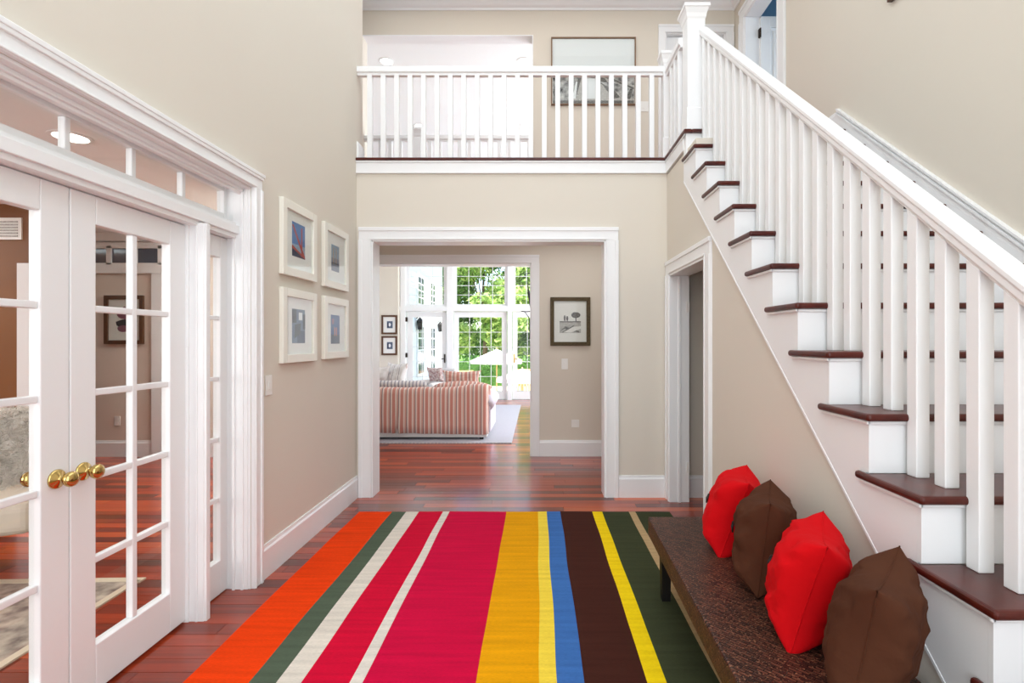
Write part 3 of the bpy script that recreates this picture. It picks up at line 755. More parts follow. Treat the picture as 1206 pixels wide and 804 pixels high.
def pillow(name, label, matn, loc, S, H, T, tilt, yaw, seed, group, toggle=True, cat='pillow', extra=0):
    t = thing(name, label, cat, loc, 0, group)
    t.rotation_euler = (extra, tilt, yaw)
    o = pillow_mesh(S, H, T, seed).build('cover', matn, t, smooth=True, local=True)
    # piped edge seam
    n = 60; path = []
    for q in range(n+1):
        a = 4*q/n; k = int(a) % 4; f = (a-int(a))*2-1
        u, v = [(f, -1), (1, f), (-f, 1), (-1, -f)][k]
        pin = .17
        path.append((0, S/2*u*(1-pin*(1-v*v)*abs(u)**2*.9), H/2*v*(1-pin*(1-u*u)*abs(v)**2*.9)))
    MB().tube(path, .0022, 6).build('seam', matn, o, smooth=True, local=True)
    if toggle:
        x = -T/2-.004
        m = MB().tube([(x-.004, -.008, -.022), (x-.008, 0, 0), (x-.004, .006, .022)], [.003, .006, .003], 8); m.tube([(x+.006, 0, .028), (x-.010, 0, .02), (x-.012, 0, 0), (x-.004, 0, -.012)], .002, 6)
        tg = m.build('toggle', 'black', o, smooth=True, local=True); tg['label'] = 'small black toggle button'
    return t
gp = 'throw pillows on the woven bench'
pillow('throw_pillow', 'red throw pillow at far end of bench nearest the doorway', 'red', (.93, 2.40, .565), .36, .37, .23, .34, -.36, 1, gp)
pillow('throw_pillow', 'brown throw pillow between the two red ones', 'brown', (.915, 2.045, .582), .36, .36, .22, .12, -.43, 2, gp)
pillow('throw_pillow', 'red throw pillow between the two brown ones', 'red', (.905, 1.70, .568), .36, .37, .22, .28, -.48, 3, gp)
pillow('throw_pillow', 'brown throw pillow nearest the viewer at the near end of bench', 'brown', (.92, 1.385, .575), .36, .37, .19, .18, -.74, 4, gp)

# ------------------------------------------------------------------ pictures
def framed(name, label, axis, face, out, a0, a1, z0, z1, fw, ft, fmat, matw=None, group=None, matmat='mat_board', glassy=True):
    """framed picture on wall plane axis=face; returns (thing, add) where add(mb-box) paints on the print plane"""
    loc = (face, (a0+a1)/2, (z0+z1)/2) if axis == 'x' else ((a0+a1)/2, face, (z0+z1)/2)
    t = thing(name, label, 'picture', loc, 0, group)
    def B(m, p0, p1, q0, q1, e0, e1):
        if axis == 'x': m.box(face+out*e0, face+out*e1, p0, p1, q0, q1)
        else: m.box(p0, p1, face+out*e0, face+out*e1, q0, q1)
    m = MB(); B(m, a0, a0+fw, z0, z1, .001, ft); B(m, a1-fw, a1, z0, z1, .001, ft); B(m, a0+fw, a1-fw, z0, z0+fw, .001, ft); B(m, a0+fw, a1-fw, z1-fw, z1, .001, ft)
    m.build('frame', fmat, t, bevel=.0025)
    m = MB(); B(m, a0+fw-.003, a1-fw+.003, z0+fw-.003, z1-fw+.003, .002, ft*.4); m.build('mat_board', matmat, t)
    if glassy:
        m = MB(); B(m, a0+fw-.002, a1-fw+.002, z0+fw-.002, z1-fw+.002, ft*.66, ft*.66+.002); m.build('glass', 'glass', t)
    return t, B
def flat(t, axis, face, out, depth, shapes, name='print', label=None):
    """flat printed picture: list of (material, polygon in (a,z)) each a little prouder than the last"""
    mats = []; m = MB()
    for i, (mn, poly) in enumerate(shapes):
        if mn not in mats: mats.append(mn)
        m.mi = mats.index(mn); e0 = depth; e1 = depth+.0006+.00025*i
        m.prism(poly, 'x' if axis == 'x' else 'y', face+out*e0, face+out*e1)
    o = m.build(name, mats, t)
    if label: o['label'] = label
    return o
def R(a0, a1, z0, z1): return [(a0, z0), (a1, z0), (a1, z1), (a0, z1)]
M['photo_leaves'] = mat('black_and_white_foliage', srgb(30, 28, 28), .7, var=(16, 1.0, srgb(214, 212, 208)))
P = {}
for n_, c_ in (('p_sky', (70, 120, 180)), ('p_sky2', (150, 170, 190)), ('p_red', (176, 60, 46)), ('p_navy', (34, 42, 74)), ('p_dark', (44, 40, 46)), ('p_slate', (92, 104, 124)), ('p_tan', (190, 160, 116)), ('p_blue', (44, 72, 130)), ('p_white', (236, 238, 238)), ('p_orange', (196, 110, 60)), ('p_grey', (132, 136, 150)), ('p_pink', (150, 92, 110))):
    M[n_] = mat('print_'+n_[2:], srgb(*c_), .7, var=(60, .5, tuple(x*(.6 if n_ != 'p_white' else .97) for x in srgb(*c_))))
g4 = 'four white framed photographs on the left wall'
ft = .03
def left_frame(label, a0, a1, z0, z1, shapes_fn):
    t, B = framed('picture_frame', label, 'x', XL, 1, a0, a1, z0, z1, .052, ft, 'frame_white', group=g4)
    ca = (a0+a1)/2-.003; cz_ = (z0+z1)/2+.0
    flat(t, 'x', XL, 1, ft*.4, shapes_fn(ca, cz_))
F1 = lambda a, z: [('p_sky', R(a-.09, a+.09, z-.1, z+.12)), ('p_sky2', R(a-.09, a+.09, z-.1, z-.02)), ('p_navy', [(a-.09, z-.1), (a+.09, z-.1), (a+.09, z-.09), (a-.09, z-.04)]),
                   ('p_red', R(a+.035, a+.05, z-.09, z+.10)), ('p_red', [(a-.09, z+.10), (a-.07, z+.10), (a+.09, z-.085), (a+.06, z-.085)]), ('p_red', [(a-.09, z-.03), (a+.09, z-.09), (a+.09, z-.098), (a-.09, z-.05)])]
F2 = lambda a, z: [('p_sky2', R(a-.075, a+.075, z-.1, z+.1)), ('p_grey', R(a-.075, a+.075, z-.1, z+.0)), ('p_slate', R(a-.075, a+.075, z-.06, z-.03)), ('p_tan', R(a+.01, a+.02, z-.05, z+.08)), ('p_tan', R(a-.04, a-.03, z-.05, z+.08)), ('p_dark', R(a-.075, a+.075, z-.045, z-.038))]
F3 = lambda a, z: [('p_slate', R(a-.09, a+.09, z-.11, z+.11)), ('p_dark', R(a-.09, a-.03, z+.02, z+.11)), ('p_navy', R(a-.02, a+.09, z-.11, z-.03)), ('p_dark', [(a-.06, z-.08), (a+.02, z-.05), (a+.03, z+.02), (a-.05, z+.01)]), ('p_white', R(a+.0, a+.05, z+.04, z+.09)), ('p_dark', R(a+.06, a+.09, z-.02, z+.08))]
F4 = lambda a, z: [('p_blue', R(a-.085, a+.085, z-.12, z+.1)), ('p_navy', R(a-.085, a+.085, z-.12, z-.05)), ('p_orange', [(a-.02, z-.06), (a-.005, z-.06), (a+.0, z+.0), (a-.02, z+.01)]), ('p_orange', [(a+.015, z-.06), (a+.03, z-.06), (a+.028, z+.01), (a+.015, z)]), ('p_pink', R(a-.06, a-.03, z+.03, z+.07))]
left_frame('white frame, upper left of four, with red bridge photograph', 3.089, 3.565, 1.767, 2.235, F1)
left_frame('white frame, upper right of four, with pale tower photograph', 3.697, 4.167, 1.757, 2.228, F2)
left_frame('white frame, lower left of four, with dark blocky photograph', 3.089, 3.565, 1.221, 1.687, F3)
left_frame('white frame, lower right of four, with blue photograph', 3.697, 4.167, 1.225, 1.688, F4)

# bronze framed landscape sketch in the hall
t, B = framed('bronze_picture_frame', 'landscape sketch in ornate bronze frame on the hall wall', 'y', H1, -1, .16, .63, 1.30, 1.87, .045, .03, 'bronze_frame')
def blob(ca, cz_, ra, rz_, n=16, sd=0):
    return [(ca+ra*math.cos(2*PI*i/n)*(1+.25*noise.noise(Vector((i*.9, sd, 0)))), cz_+rz_*math.sin(2*PI*i/n)*(1+.25*noise.noise(Vector((i*.9, sd, 4))))) for i in range(n)]
flat(t, 'y', H1, -1, .012, [('ink_light', R(.27, .52, 1.45, 1.70)), ('mat_board', R(.27, .52, 1.585, 1.70)), ('ink', blob(.46, 1.66, .055, .035, sd=1)), ('ink', R(.455, .468, 1.585, 1.64)), ('ink', blob(.33, 1.625, .012, .035, sd=2)), ('ink', blob(.36, 1.62, .012, .03, sd=3)), ('ink', R(.27, .52, 1.575, 1.588)),
     ('ink', [(.27, 1.47), (.34, 1.53), (.42, 1.50), (.50, 1.47), (.50, 1.455), (.40, 1.47), (.33, 1.50)]), ('mat_board', [(.30, 1.46), (.40, 1.455), (.52, 1.50), (.52, 1.53), (.40, 1.52)]), ('ink', [(.29, 1.455), (.31, 1.455), (.45, 1.535), (.43, 1.54)])], label='ink sketch of trees and a river')
# large print upstairs, mostly white with dark lower part
t, B = framed('large_landscape_print', 'wide pale print in thin brown frame behind the balcony railing', 'y', H1, -1, .17, 1.165, 4.125, 4.92, .014, .03, 'oak_frame')
sh = [('p_white', R(.19, 1.145, 4.15, 4.9)), ('ink_light', R(.19, 1.145, 4.15, 4.50)), ('photo_leaves', [(.19, 4.16), (.36, 4.16), (.46, 4.3), (.50, 4.47), (.42, 4.5), (.19, 4.52)]), ('ink', R(.19, 1.145, 4.14, 4.18)), ('ink', [(.40, 4.22), (.50, 4.46), (.53, 4.46), (.46, 4.2)]), ('ink', [(.62, 4.50), (.80, 4.44), (.98, 4.22), (.90, 4.20), (.78, 4.36), (.62, 4.46)]),
      ('p_white', R(.54, .72, 4.2, 4.44)), ('photo_leaves', [(.78, 4.52), (1.145, 4.53), (1.145, 4.36), (1.0, 4.40), (.86, 4.42)]), ('photo_leaves', [(.74, 4.40), (.9, 4.3), (1.145, 4.2), (1.145, 4.3), (.95, 4.38)]), ('ink', [(.80, 4.48), (1.145, 4.33), (1.145, 4.31), (.80, 4.45)]), ('ink', [(1.04, 4.2), (1.10, 4.32), (1.13, 4.32), (1.10, 4.2)]), ('ink', blob(.24, 4.28, .04, .1, sd=8)), ('p_white', [(.42, 4.2), (.46, 4.4), (.48, 4.4), (.46, 4.2)])]
flat(t, 'y', H1, -1, .012, sh, label='black and white seaside landscape')
# dark frame on the stair wall, corner in view
t, B = framed('dark_picture_frame', 'dark brown frame high on the stair wall, only its corner in view', 'x', XW, -1, 2.72, 3.34, 3.575, 4.3, .05, .035, 'wood_frame')
# study picture
t, B = framed('walnut_picture_frame', 'botanical print in walnut frame seen through right French door', 'y', H1-.02, -1, -5.06+.0, -4.6, 1.32, 1.89, .045, .03, 'wood_frame')
t.location.x += .0
flat(t, 'y', H1-.02, -1, .012, [('p_pink', blob(-4.83, 1.68, .09, .07, sd=11)), ('p_dark', blob(-4.83, 1.56, .10, .05, sd=12)), ('p_pink', blob(-4.84, 1.50, .07, .04, sd=13))])
# two tiny living room pictures
for (y0, y1, lab) in ((371, 393.5, 'upper of two small framed pictures left of garden doors'), (395.6, 418, 'lower of two small framed pictures left of garden doors')):
    dd = GW-.16
    t, B = framed('small_picture_frame', lab, 'y', dd, -1, gx(449.5, dd), gx(468, dd), gz(y1, dd), gz(y0, dd), .04, .03, 'wood_frame', group='small pictures left of the garden doors', glassy=False)
    ca = gx(459, dd); zz = gz((y0+y1)/2, dd)
    flat(t, 'y', dd, -1, .012, [('p_slate', R(ca-.06, ca+.07, zz-.08, zz+.08)), ('p_white', blob(ca, zz, .03, .04)), ('p_navy', R(ca-.05, ca-.02, zz-.06, zz+.05))])

# ------------------------------------------------------------------ switches and outlets
def plate(name, label, axis, face, out, a, z, w_=.07, h_=.115, outlet=False):
    t = thing(name, label, 'switch' if not outlet else 'outlet', (face, a, z) if axis == 'x' else (a, face, z))
    def B(m, p0, p1, q0, q1, e0, e1):
        if axis == 'x': m.box(face+out*e0, face+out*e1, p0, p1, q0, q1)
        else: m.box(p0, p1, face+out*e0, face+out*e1, q0, q1)
    m = MB(); B(m, a-w_/2, a+w_/2, z-h_/2, z+h_/2, 0, .006); pl_ = m.build('cover_plate', 'plastic', t, bevel=.002)
    if outlet:
        for dz in (-.022, .022):
            m = MB(); B(m, a-.016, a+.016, z+dz-.014, z+dz+.014, .006, .008); m.build('socket', 'plastic', pl_)
    else:
        m = MB(); B(m, a-.012, a+.012, z-.025, z+.025, .006, .010); m.build('toggle', 'plastic', pl_, bevel=.002)
plate('light_switch', 'white light switch on left wall below the picture frames', 'x', XL, 1, 2.97, 1.10)
plate('light_switch', 'white light switch below the bronze framed sketch', 'y', H1, -1, .33, 1.085, .075, .125)
plate('light_switch', 'white switch plate right of the wide upstairs print', 'y', H1, -1, 1.26, 4.115, .11, .12)
plate('wall_outlet', 'small plug-in box low on the hall wall', 'y', H1, -1, .455, .385, .09, .09, True)
plate('wall_outlet', 'outlet on taupe study wall below the walnut frame', 'y', H1-.02, -1, -4.92, .42, .07, .11, True)

# ------------------------------------------------------------------ recessed lights
def recessed(label, x, y, z, r, group):
    t = thing('recessed_light', label, 'light', (x, y, z), 0, group)
    MB().lathe((x, y, z), (0, 0, -1), [(r*1.25, 0), (r*1.25, .004), (r, .006), (r, 0)]).build('trim_ring', 'white', t, smooth=False)
    MB().lathe((x, y, z-.001), (0, 0, -1), [(0, 0), (r*.97, 0), (r*.97, .003), (0, .004)]).build('lamp_lens', 'lampglow', t)
for x, y, lab in ((-2.09, 7.1, 'glowing recessed light, upper left seen above balcony rail'), (-.18, 7.1, 'glowing recessed light, upper right seen above balcony rail'), (-2.12, 9.23, 'glowing recessed light, lower left seen between balusters'), (-.2, 9.23, 'glowing recessed light, lower right seen between balusters')):
    recessed(lab, x, y, 5.249, .085, 'recessed lights in the living room ceiling')
recessed('recessed light in the study ceiling seen through the transom', -2.88, 3.15, 2.619, .09, None)

# ------------------------------------------------------------------ study furnishing
t = thing('armchair', 'cream armchair with sheepskin seen through the left French door', 'armchair', (-3.2, 2.95, .0095), .5)
def L(name, mb_, m_, bev=0, sm=False, p=None): return mb_.build(name, m_, p or t, bevel=bev, smooth=sm, local=True, seg=4)
L('seat', MB().box(-.3, .3, -.32, .3, .28, .46), 'leather', .05)
L('backrest', MB().prism([(.22, .3), (.36, .3), (.46, .86), (.34, .88)], 'x', -.32, .32), 'leather', .04)
for s_ in (-1, 1):
    L('armrest', MB().box(s_*.30, s_*.40, -.34, .32, .22, .60), 'leather', .04)
    for y_ in (-.28, .28): L('leg', MB().square_post(s_*.33, y_, [(.018, 0), (.024, .24)]), 'wood_frame')
th = thing('sheepskin_throw', 'shaggy cream sheepskin draped over the study armchair', 'throw', (-3.05, 2.78, .5), .5)
vs = []; fs = []; n = 26
for i in range(n+1):
    for j in range(n+1):
        u = i/n; v = j/n
        z = .05+.42*v; yy = .02+.20*v; x = (u-.5)*.56
        e = min(u, 1-u, v, 1-v)*8
        vs.append((x+.02*noise.noise(Vector((u*9, v*9, 1))), yy-.05-.05*min(1, e)+.02*noise.noise(Vector((u*14, v*14, 2))), z+.02*noise.noise(Vector((u*12, v*12, 7)))))
for i in range(n):
    for j in range(n):
        k = i*(n+1)+j; fs.append((k, k+1, k+n+2, k+n+1))
o = MB().add(vs, fs).build('pelt', 'fur', th, smooth=True, local=True)
sd = o.modifiers.new('solid', 'SOLIDIFY'); sd.thickness = .012
fm = MB()
for q in range(5200):
    p = Vector(random.choice(vs)); d_ = Vector((random.uniform(-1, 1), random.uniform(-1.6, -.1), random.uniform(-.6, 1))).normalized()*random.uniform(.04, .085)
    sdv = d_.cross(Vector((random.random(), random.random(), random.random()))).normalized()*.003
    fm.add([p-sdv, p+sdv, p+d_], [(0, 1, 2)])
o = fm.build('fur_tufts', 'fur', th, local=True); o['kind'] = 'stuff'
t = thing('study_rug', 'patterned oriental rug on the study floor', 'rug', (-3.2, 1.9, 0), 0)
L('pile', MB().box(-.98, .98, -1.0, .95, 0, .008), 'study_rug')
m = MB()
for (a, b_, c_, d_) in ((-1.0, 1.0, .93, .98), (-1.0, 1.0, -1.03, -.98), (-1.0, -.96, -1, .95), (.95, .99, -1, .95)): m.box(a, b_, c_, d_, 0, .0095)
L('border', m, 'cream')
t.rotation_euler.z = .03
# white cased door with transom on the study back wall
m = MB(); dd = H1-.02
def sx(px): return (px-632)/600*dd
def sz(py): return 1.36+(401-py)/600*dd
m.box(-4.0, -1.73, dd-.05, dd, sz(290), 2.62).box(-4.0, -1.73, dd-.08, dd, 2.52, 2.62)
tr = sthing('window_4', 'white transom trim with small dark panes on the study wall', 'window', (-4.4, dd, 2.3))
m = MB(); m.box(-5.3, -4.3, dd-.04, dd, sz(322), sz(310)).box(-5.3, -4.3, dd-.04, dd, sz(293), sz(286)).box(-5.3, -4.3, dd-.06, dd, 2.52, 2.62)
for p in (-5.3, -5.02, -4.72, -4.42): m.box(p, p+.055, dd-.04, dd, sz(312), sz(290))
m.build('window_frame', 'white', tr)
for p in (-5.25, -4.965, -4.665): MB().box(p, p+.25, dd-.02, dd-.01, sz(310), sz(293)).build('pane', 'darkglass', tr)
# wall behind that picture (taupe continues left behind the brown wall)
struct(MB().box(-7, -3.99, H1-.019, H1-.002, 0, 2.62).build('wall_study_end', 'taupe'), 'taupe end wall carrying the walnut framed print', 'wall')
struct(MB().box(-4.50, -4.38, dd-.03, dd, 0, sz(322)).build('trim_12', 'white'), 'white door casing right of the walnut framed print', 'door casing')
baseboard('baseboard_study_end', 'white baseboard under the walnut framed print', 'y', H1-.019, -1, -7, -4.0)
d7 = sthing('door_3', 'tall white door standing open before the brown study wall', 'door', (-4.0, 4.3, 0))
MB().box(-4.42, -3.95, 4.33, 4.37, .01, 2.02).build('door_slab', 'white', d7, bevel=.003)
v = thing('wall_vent', 'small white louvred vent high on the brown study wall', 'vent', (-4.9, 4.69, 2.35))
v.location = (-4.86, 4.69, 2.39)
MB().box(-4.99, -4.74, 4.685, 4.699, 2.29, 2.49).build('vent_frame', 'plastic', v)
for i in range(6): MB().box(-4.97, -4.77, 4.676, 4.685, 2.315+.026*i, 2.328+.026*i).build('louvre', 'ink_light', v)

# ------------------------------------------------------------------ great room: windows and doors
def gdoor(n, label, p0, p1, g0, g1, cols):
    d = sthing(n, label, 'door', ((gx(p0)+gx(p1))/2, GW+.08, 0))
    a0, a1 = gx(p0)+.015, gx(p1)-.015
    c_ = GW+.07
    zt, zb = gz(366.5)-.01, .01
    ga0, ga1, gz0, gz1 = gx(g0), gx(g1), gz(461), gz(373.4)
    m = MB(); m.box(a0, ga0, c_-.02, c_+.02, zb, zt).box(ga1, a1, c_-.02, c_+.02, zb, zt).box(ga0, ga1, c_-.02, c_+.02, gz1, zt).box(ga0, ga1, c_-.02, c_+.02, zb, gz0)
    m.build('door_frame', 'white', d)
    for i in range(1, cols):
        p = ga0+(ga1-ga0)*i/cols; MB().box(p-.006, p+.006, c_-.012, c_+.012, gz0, gz1).build('vertical_muntin', 'white', d)
    for j in range(1, 5):
        q = gz0+(gz1-gz0)*j/5; MB().box(ga0, ga1, c_-.011, c_+.011, q-.006, q+.006).build('horizontal_muntin', 'white', d)
    for i in range(cols):
        for j in range(5):
            MB().box(ga0+(ga1-ga0)*i/cols, ga0+(ga1-ga0)*(i+1)/cols, c_-.002, c_+.002, gz0+(gz1-gz0)*j/5, gz0+(gz1-gz0)*(j+1)/5).build('pane', 'glass', d)
    return d
dA = gdoor('door_6', 'left glass garden door with the house wing behind it', 478, 526, 485.7, 519.7, 3)
dB = gdoor('door_7', 'centre glass garden door with the parasol behind it', 534, 597.5, 539.8, 590.8, 4)
dC = gdoor('door_8', 'right glass garden door partly hidden by the casing', 603, 663, 609.2, 657, 4)
m = MB(); x = gx(523.3); m.box(x-.015, x+.015, GW+.03, GW+.05, .85, 1.05).tube([(x, GW+.03, .95), (x, GW-.01, .95), (x-.08, GW-.01, .94)], .01); m.build('door_handle', 'dark_metal', dA)
m = MB(); x = gx(605.5); m.box(x-.015, x+.015, GW+.03, GW+.05, .85, 1.05).tube([(x, GW+.03, .95), (x, GW-.01, .95), (x+.08, GW-.01, .94)], .01); m.build('door_handle', 'brass', dC)
m = MB()
for zz in (gz(376), gz(418), .3): m.box(gx(478)-.02, gx(478)+.03, GW-.008, GW+.05, zz-.05, zz+.05)
m.build('hinge', 'dark_metal', dA)
for n, lab, p0, p1, g0, g1, cols_ in (('window_5', 'left living room transom showing white house siding', 478, 526, 482, 523.5, 3), ('window_6', 'centre living room transom full of green leaves', 534, 597.5, 537.5, 594.5, 4), ('window_7', 'right living room transom partly hidden by the casing', 603, 663, 607, 659, 4)):
    s = sthing(n, lab, 'window', ((gx(p0)+gx(p1))/2, GW+.08, gz(360)))
    c_ = GW+.07; a0, a1 = gx(p0), gx(p1); z0_, z1_ = gz(360), 3.15
    st_ = gx(g0)-a0
    glazed(s, 'y', c_, a0, a1, z0_, z1_, st_, .09, .04, cols_, 4, th=.03, mw=.012, frame_name='window_frame')
# casings over the window wall
m = MB()
for (p0, p1) in ((526.5, 533.5), (598, 602.5)):
    m.box(gx(p0), gx(p1), GW-.03, GW+.001, 0, 3.3)
m.box(gx(471), gx(668), GW-.035, GW+.001, gz(366), gz(361)).box(gx(472), gx(477.5), GW-.03, GW+.001, 0, 3.3).box(gx(471), gx(668), GW-.035, GW, 3.15, 3.3)
struct(m.build('trim_13', 'white'), 'white mullion boards between the garden doors', 'moulding')

# ------------------------------------------------------------------ great room: sofa, rug, chairs
t = thing('living_room_rug', 'pale grey rug under the striped sofa', 'rug', (-1.9, 8.7, 0))
MB().box(-3.8, -.33, 6.74, 10.7, 0, .012).build('pile', 'grey_rug', t)
m = MB()
for i in range(70): 
    x = -.33-3.4*i/70; m.tube([(x, 6.745, .008), (x-.008, 6.72+.006*random.random(), .004)], .003, 5)
o = m.build('fringe', 'cream', t); o['kind'] = 'stuff'

sf = thing('striped_sofa', 'sofa in coral striped slipcover with its back to the foyer', 'sofa', (-1.65, 7.3, 0))
SX0, SX1 = -2.75, -.655
m = MB().box(SX0, SX1-.02, 6.93, 7.85, .045, .16); m.build('base', 'sofa_white', sf, bevel=.01)
m = MB(); 
for (x, y) in ((SX0+.1, 7.0), (SX1-.1, 7.0), (SX0+.1, 7.78), (SX1-.1, 7.78)): MB().square_post(x, y, [(.025, .012), (.03, .06)]).build('leg', 'black', sf)
# back slipcover: gathered cloth surface with a kick pleat
n = 180; vs = []; fs = []
prof = [(6.905, 0.0), (6.90, .2), (6.895, .45), (6.90, .85), (6.915, .96), (6.95, 1.0), (7.02, 1.01), (7.10, .97), (7.13, .80), (7.13, .55)]
pleat = gx(467, 6.9)
for i in range(n+1):
    x = SX0+(SX1-SX0)*i/n; r = i/n
    bot = .125-.04*r+.006*noise.noise(Vector((x*5, 0, 0)))
    top = .715+.012*noise.noise(Vector((x*3, 2, 0)))+.045*max(0, min(1, (x+1.25)/.35))**2
    for (yy, h_) in prof:
        f = max(0, 1-h_)
        fold = .012*math.sin(x*21+2*math.sin(x*3))*f+.02*noise.noise(Vector((x*4, h_*2.5, 1)))*(.4+f*.5)
        pl = -.05*math.exp(-((x-pleat-.04)/.03)**2)*max(0, .5-h_)*2+.05*math.exp(-((x-pleat)/.012)**2)*max(0, .5-h_)*2-.05*math.exp(-((x-pleat+.04)/.03)**2)*max(0, .5-h_)*2
        dx = -.0
        if x > SX1-.25: dx = 0
        end = max(0, (x-(SX1-.07))/.07)**2
        vs.append((x, yy-fold+pl+end*.05, bot+(top-bot)*min(h_, 1.01)-end*.02*(h_ > .8)))
w_ = len(prof)
for i in range(n):
    for j in range(w_-1):
        k = i*w_+j; fs.append((k, k+w_, k+w_+1, k+1))
o = MB().add(vs, fs).build('slipcover', 'sofa_stripe', sf, smooth=True)
md = o.modifiers.new('solid', 'SOLIDIFY'); md.thickness = .01; md.offset = -1
MB().box(SX0+.02, SX1-.03, 6.96, 7.12, .14, .66).build('back_frame', 'sofa_stripe', sf)
MB().box(SX0+.2, SX1-.15, 7.12, 7.88, .15, .46).build('seat', 'sofa_stripe', sf, bevel=.04, seg=4)
for xa in (SX1-.03, SX0+.1):
    m = MB().tube([(xa, 6.98, .48), (xa, 7.0, .5), (xa, 7.84, .5), (xa, 7.87, .49)], [.07, .105, .105, .08], 18); m.build('armrest', 'lavender' if xa > -1 else 'sofa_stripe', sf, smooth=True)
    MB().box(xa-.08, xa+.055, 7.0, 7.84, .10, .48).build('arm_panel', 'lavender', sf, bevel=.02)
m = MB().tube([(-2.7, 7.2, .73), (-2.2, 7.2, .745), (-1.62, 7.22, .735), (-1.55, 7.22, .73)], [.05, .055, .055, .03], 14); m.build('bolster', 'roll_stripe', sf, smooth=True)
m = MB().ellipsoid((-1.05, 7.22, .70), (.42, .14, .09)); m.build('back_cushion', 'sofa_stripe', sf, smooth=True)
gsp = 'pillows on the living room sofa'
def lr_pillow(label, matn, x, y, z, S, H, T, tilt, yaw, seed, extra=0):
    return pillow('sofa_pillow', label, matn, (x, y, z), S, H, T, tilt, yaw, seed, gsp, toggle=False, extra=extra)
lr_pillow('coral striped pillow lying along the right end of the sofa', 'sofa_stripe_across', gx(544, 7.35), 7.35, .80, .56, .26, .16, 0, PI/2+.05, 7)
lr_pillow('white pillow with grey stripes leaning at left end of the sofa', 'pillow_stripe', gx(465, 7.5), 7.55, .83, .40, .42, .14, .25, PI/2-.5, 8)
lr_pillow('plain white pillow behind the casing at left end of the sofa', 'sofa_white', gx(443, 7.5), 7.45, .80, .42, .40, .16, -.3, PI/2+.3, 9)

def armchair(label, x, y, rz, matn, w=.7):
    a = thing('club_chair', label, 'armchair', (x, y, 0), rz)
    def q(nm, mb_, m_, bev=.05): return mb_.build(nm, m_, a, bevel=bev, local=True, seg=4)
    q('seat', MB().box(-w/2+.1, w/2-.1, -.3, .3, .12, .46), matn)
    q('backrest', MB().prism([(.22, .2), (.38, .2), (.44, .80), (.30, .84)], 'x', -w/2+.06, w/2-.06), matn)
    for s_ in (-1, 1): q('armrest', MB().box(s_*(w/2-.12), s_*w/2, -.34, .34, .12, .60), matn)
    for sx_ in (-1, 1):
        for sy_ in (-1, 1): q('leg', MB().square_post(sx_*(w/2-.08), sy_*.27, [(.018, .012), (.024, .13)]), 'wood_frame', 0)
    return a
armchair('white club chair beyond the sofa before left garden door', -2.0, 9.6, -.6, 'sofa_white', .8)
pillow('chair_pillow', 'small floral pillow on the white club chair', 'floral', (gx(514, 9.7), 9.62, .72), .34, .30, .12, -.3, PI/2-.4, 12, None, toggle=False)
ct = thing('coffee_table', 'low white coffee table beyond the sofa', 'table', (-1.85, 8.5, 0))
MB().box(-2.5, -1.3, 8.2, 8.8, .42, .47).build('tabletop', 'white', ct, bevel=.01)
for x in (-2.42, -1.38):
    for y in (8.28, 8.72): MB().square_post(x, y, [(.022, .012), (.03, .43)]).build('leg', 'white', ct)
# arc lamp
al = thing('arc_floor_lamp', 'slim black arc lamp in front of the right garden door', 'lamp', (.35, 9.6, 0))
MB().lathe((.35, 9.6, 0), (0, 0, 1), [(0, 0), (.15, 0), (.15, .02), (.02, .03), (0, .03)]).build('base', 'black', al)
d_ = 9.5
ap = [(.35, 9.6, .03), (.36, 9.58, 1.3), (.25, 9.55, 1.75), (gx(626, d_)+.05, d_, gz(366, d_)), (gx(620, d_), d_, gz(367, d_)), (gx(614, d_), d_, gz(366.5, d_))]
MB().tube(ap, .008, 8).build('pole', 'black', al, smooth=True)
MB().tube([(gx(618, d_), d_, gz(367, d_)), (gx(623, d_), d_, gz(374, d_)), (gx(625, d_), d_, gz(386, d_)), (gx(623, d_), d_, gz(403, d_))], [.006, .009, .012, .004], 8).build('lower_arm', 'black', al, smooth=True)
MB().tube([(gx(621.5, d_), d_, gz(336, d_)), (gx(623, d_), d_, gz(346, d_)), (gx(625, d_), d_, gz(357, d_)), (gx(625.5, d_), d_, gz(368, d_))], [.008, .026, .028, .006], 10).build('lamp_shade', 'black', al, smooth=True)

# ------------------------------------------------------------------ outdoors
GZ = -.9
struct(MB().box(-40, 40, 12.0, 80, GZ-.1, GZ).build('ground', 'grass'), 'green lawn beyond the patio', 'lawn')
pt = struct(MB().box(-6, 8, 11.9, 30, GZ, GZ+.02).build('patio_base', 'stone'), 'pale stone patio outside the garden doors', 'patio')
m = MB().box(-3, 3, 11.86, 14.2, -.12, -.03).box(-3, 3, 11.86, 14.2, GZ+.02, -.12)
struct(m.build('terrace_step', 'stone'), 'pale stone terrace at the garden door threshold', 'terrace')

